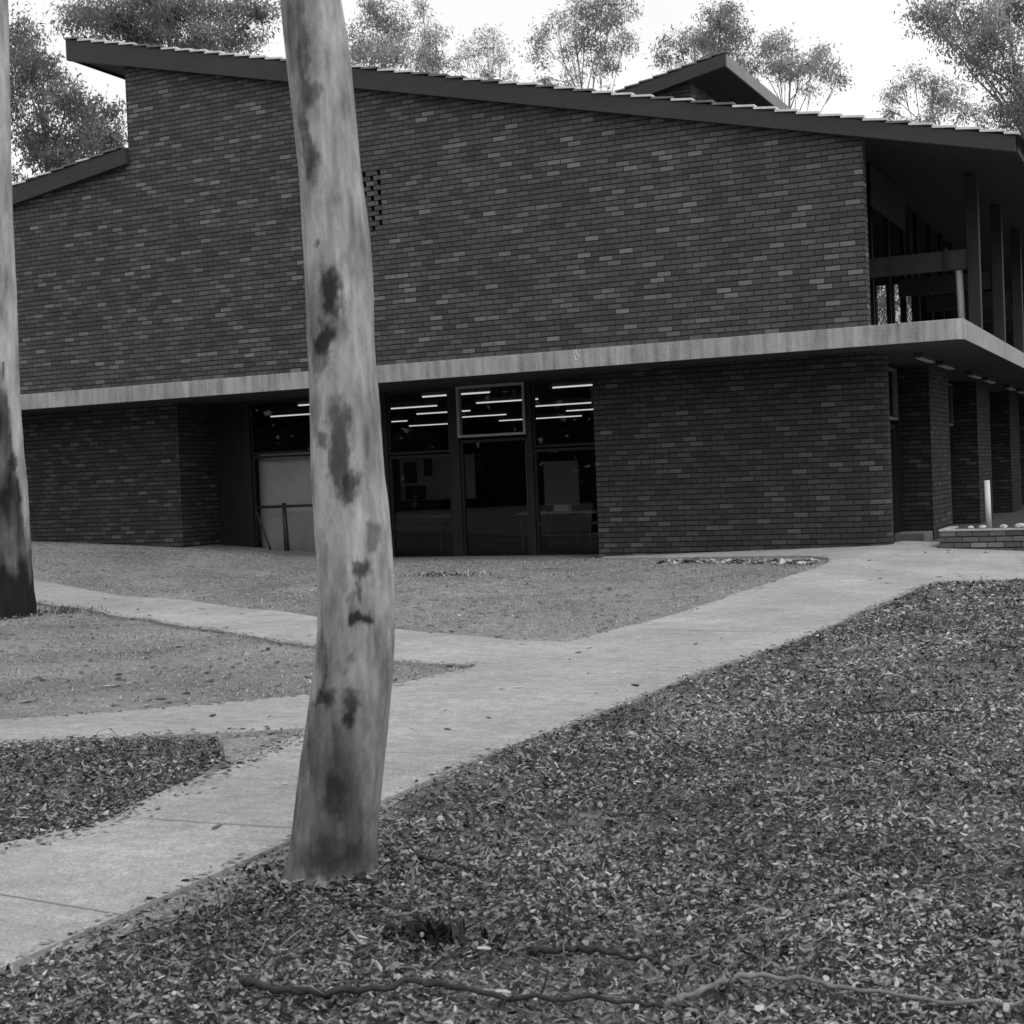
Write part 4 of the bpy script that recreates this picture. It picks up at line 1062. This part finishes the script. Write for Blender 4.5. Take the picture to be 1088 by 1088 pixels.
# fallen branches ---------------------------------------------------------
def branch(pts, r, mat, label, lift=.064):
    p = smooth_poly([(a, b) for a, b in pts], 3); n = len(p)
    P = [(a + .012 * mnoise.noise(Vector((i * .9, r * 90, 0))), b + .012 * mnoise.noise(Vector((i * .8, r * 90, 7))), float(hgt(a, b)) + lift - .012 + .022 * mnoise.noise(Vector((i * .45, r * 50, 3)))) for i, (a, b) in enumerate(p)]
    rr = [r * (1 - .55 * i / n) * (1 + .35 * mnoise.noise(Vector((i * 1.1, r * 77, 1)))) for i in range(n)]
    o = MB().tube(P, rr, 8).build('fallen_branch', mat, None, True)
    return tag(o, label, 'branch', 'fallen branches in the mulch')
branch([(1.72, -18.12), (1.95, -18.14), (2.12, -18.06), (2.22, -17.93), (2.46, -17.99), (2.65, -17.94), (2.95, -17.90)], .0125, M['twig'], 'long dark crooked branch along the bottom of the picture')
branch([(2.97, -17.88), (3.04, -17.70), (3.12, -17.60), (3.33, -17.61), (3.54, -17.64), (3.85, -17.56)], .0105, M['twig_grey'], 'grey bent branch in the bottom right corner')
branch([(2.42, -17.62), (2.55, -17.55), (2.68, -17.57), (2.83, -17.60)], .0125, M['twig'], 'short dark stick just above the long bottom branch')
branch([(1.62, -17.35), (1.74, -17.33), (1.86, -17.36)], .008, M['twig'], 'dark stick lying in front of the trunk base')
branch([(1.80, -17.42), (1.88, -17.38), (1.94, -17.28)], .007, M['twig_grey'], 'pale short stick right of the dark stick by the trunk')
branch([(1.55, -16.75), (1.68, -16.78), (1.80, -16.84)], .009, M['twig'], 'dark stick touching the right side of the trunk base')
branch([(2.5, -13.2), (2.8, -13.05), (3.1, -13.1)], .007, M['twig'], 'thin dark stick farther back in the mulch')
branch([(2.0, -15.9), (2.2, -15.75), (2.32, -15.5)], .006, M['twig'], 'thin dark stick in the mulch midway to the path')

# ------------------------------------------------------------------ light
sun_el, az = R_(52), Vector((.80, -.45, 0)).normalized()
w = bpy.data.worlds.new('World'); scene.world = w; w.use_nodes = True
nt = w.node_tree; bg = nt.nodes['Background']
sky = nt.nodes.new('ShaderNodeTexSky'); sky.sky_type = 'NISHITA'; sky.sun_disc = False
sky.sun_elevation = sun_el; sky.sun_rotation = math.atan2(az.x, az.y)
sky.air_density = 1.0; sky.dust_density = 4.0; sky.ozone_density = 1.0
bw = nt.nodes.new('ShaderNodeRGBToBW'); nt.links.new(sky.outputs[0], bw.inputs[0])
cloud = math_n(nt, 'MULTIPLY', noise_n(nt, scaled(nt, coord(nt, 'Generated'), (1, 1, 2.5)), 2.2, 4, .55), 2.0)
v = math_n(nt, 'ADD', math_n(nt, 'MULTIPLY', bw.outputs[0], .45), math_n(nt, 'ADD', cloud, 6.4))
nt.links.new(v, bg.inputs['Color']); bg.inputs['Strength'].default_value = .12
sl = bpy.data.lights.new('sun', 'SUN'); sl.energy = .9; sl.angle = R_(30); sl.color = (1, 1, 1)
so = bpy.data.objects.new('sun', sl); col.objects.link(so)
dirv = Vector((az.x * math.cos(sun_el), az.y * math.cos(sun_el), math.sin(sun_el)))
so.rotation_euler = dirv.to_track_quat('Z', 'Y').to_euler(); so.location = (10, -10, 30)

scene.view_settings.view_transform = 'Standard'; scene.view_settings.look = 'None'
scene.view_settings.exposure = 0; scene.view_settings.gamma = 1
scene.cycles.max_bounces = 6; scene.cycles.transparent_max_bounces = 16
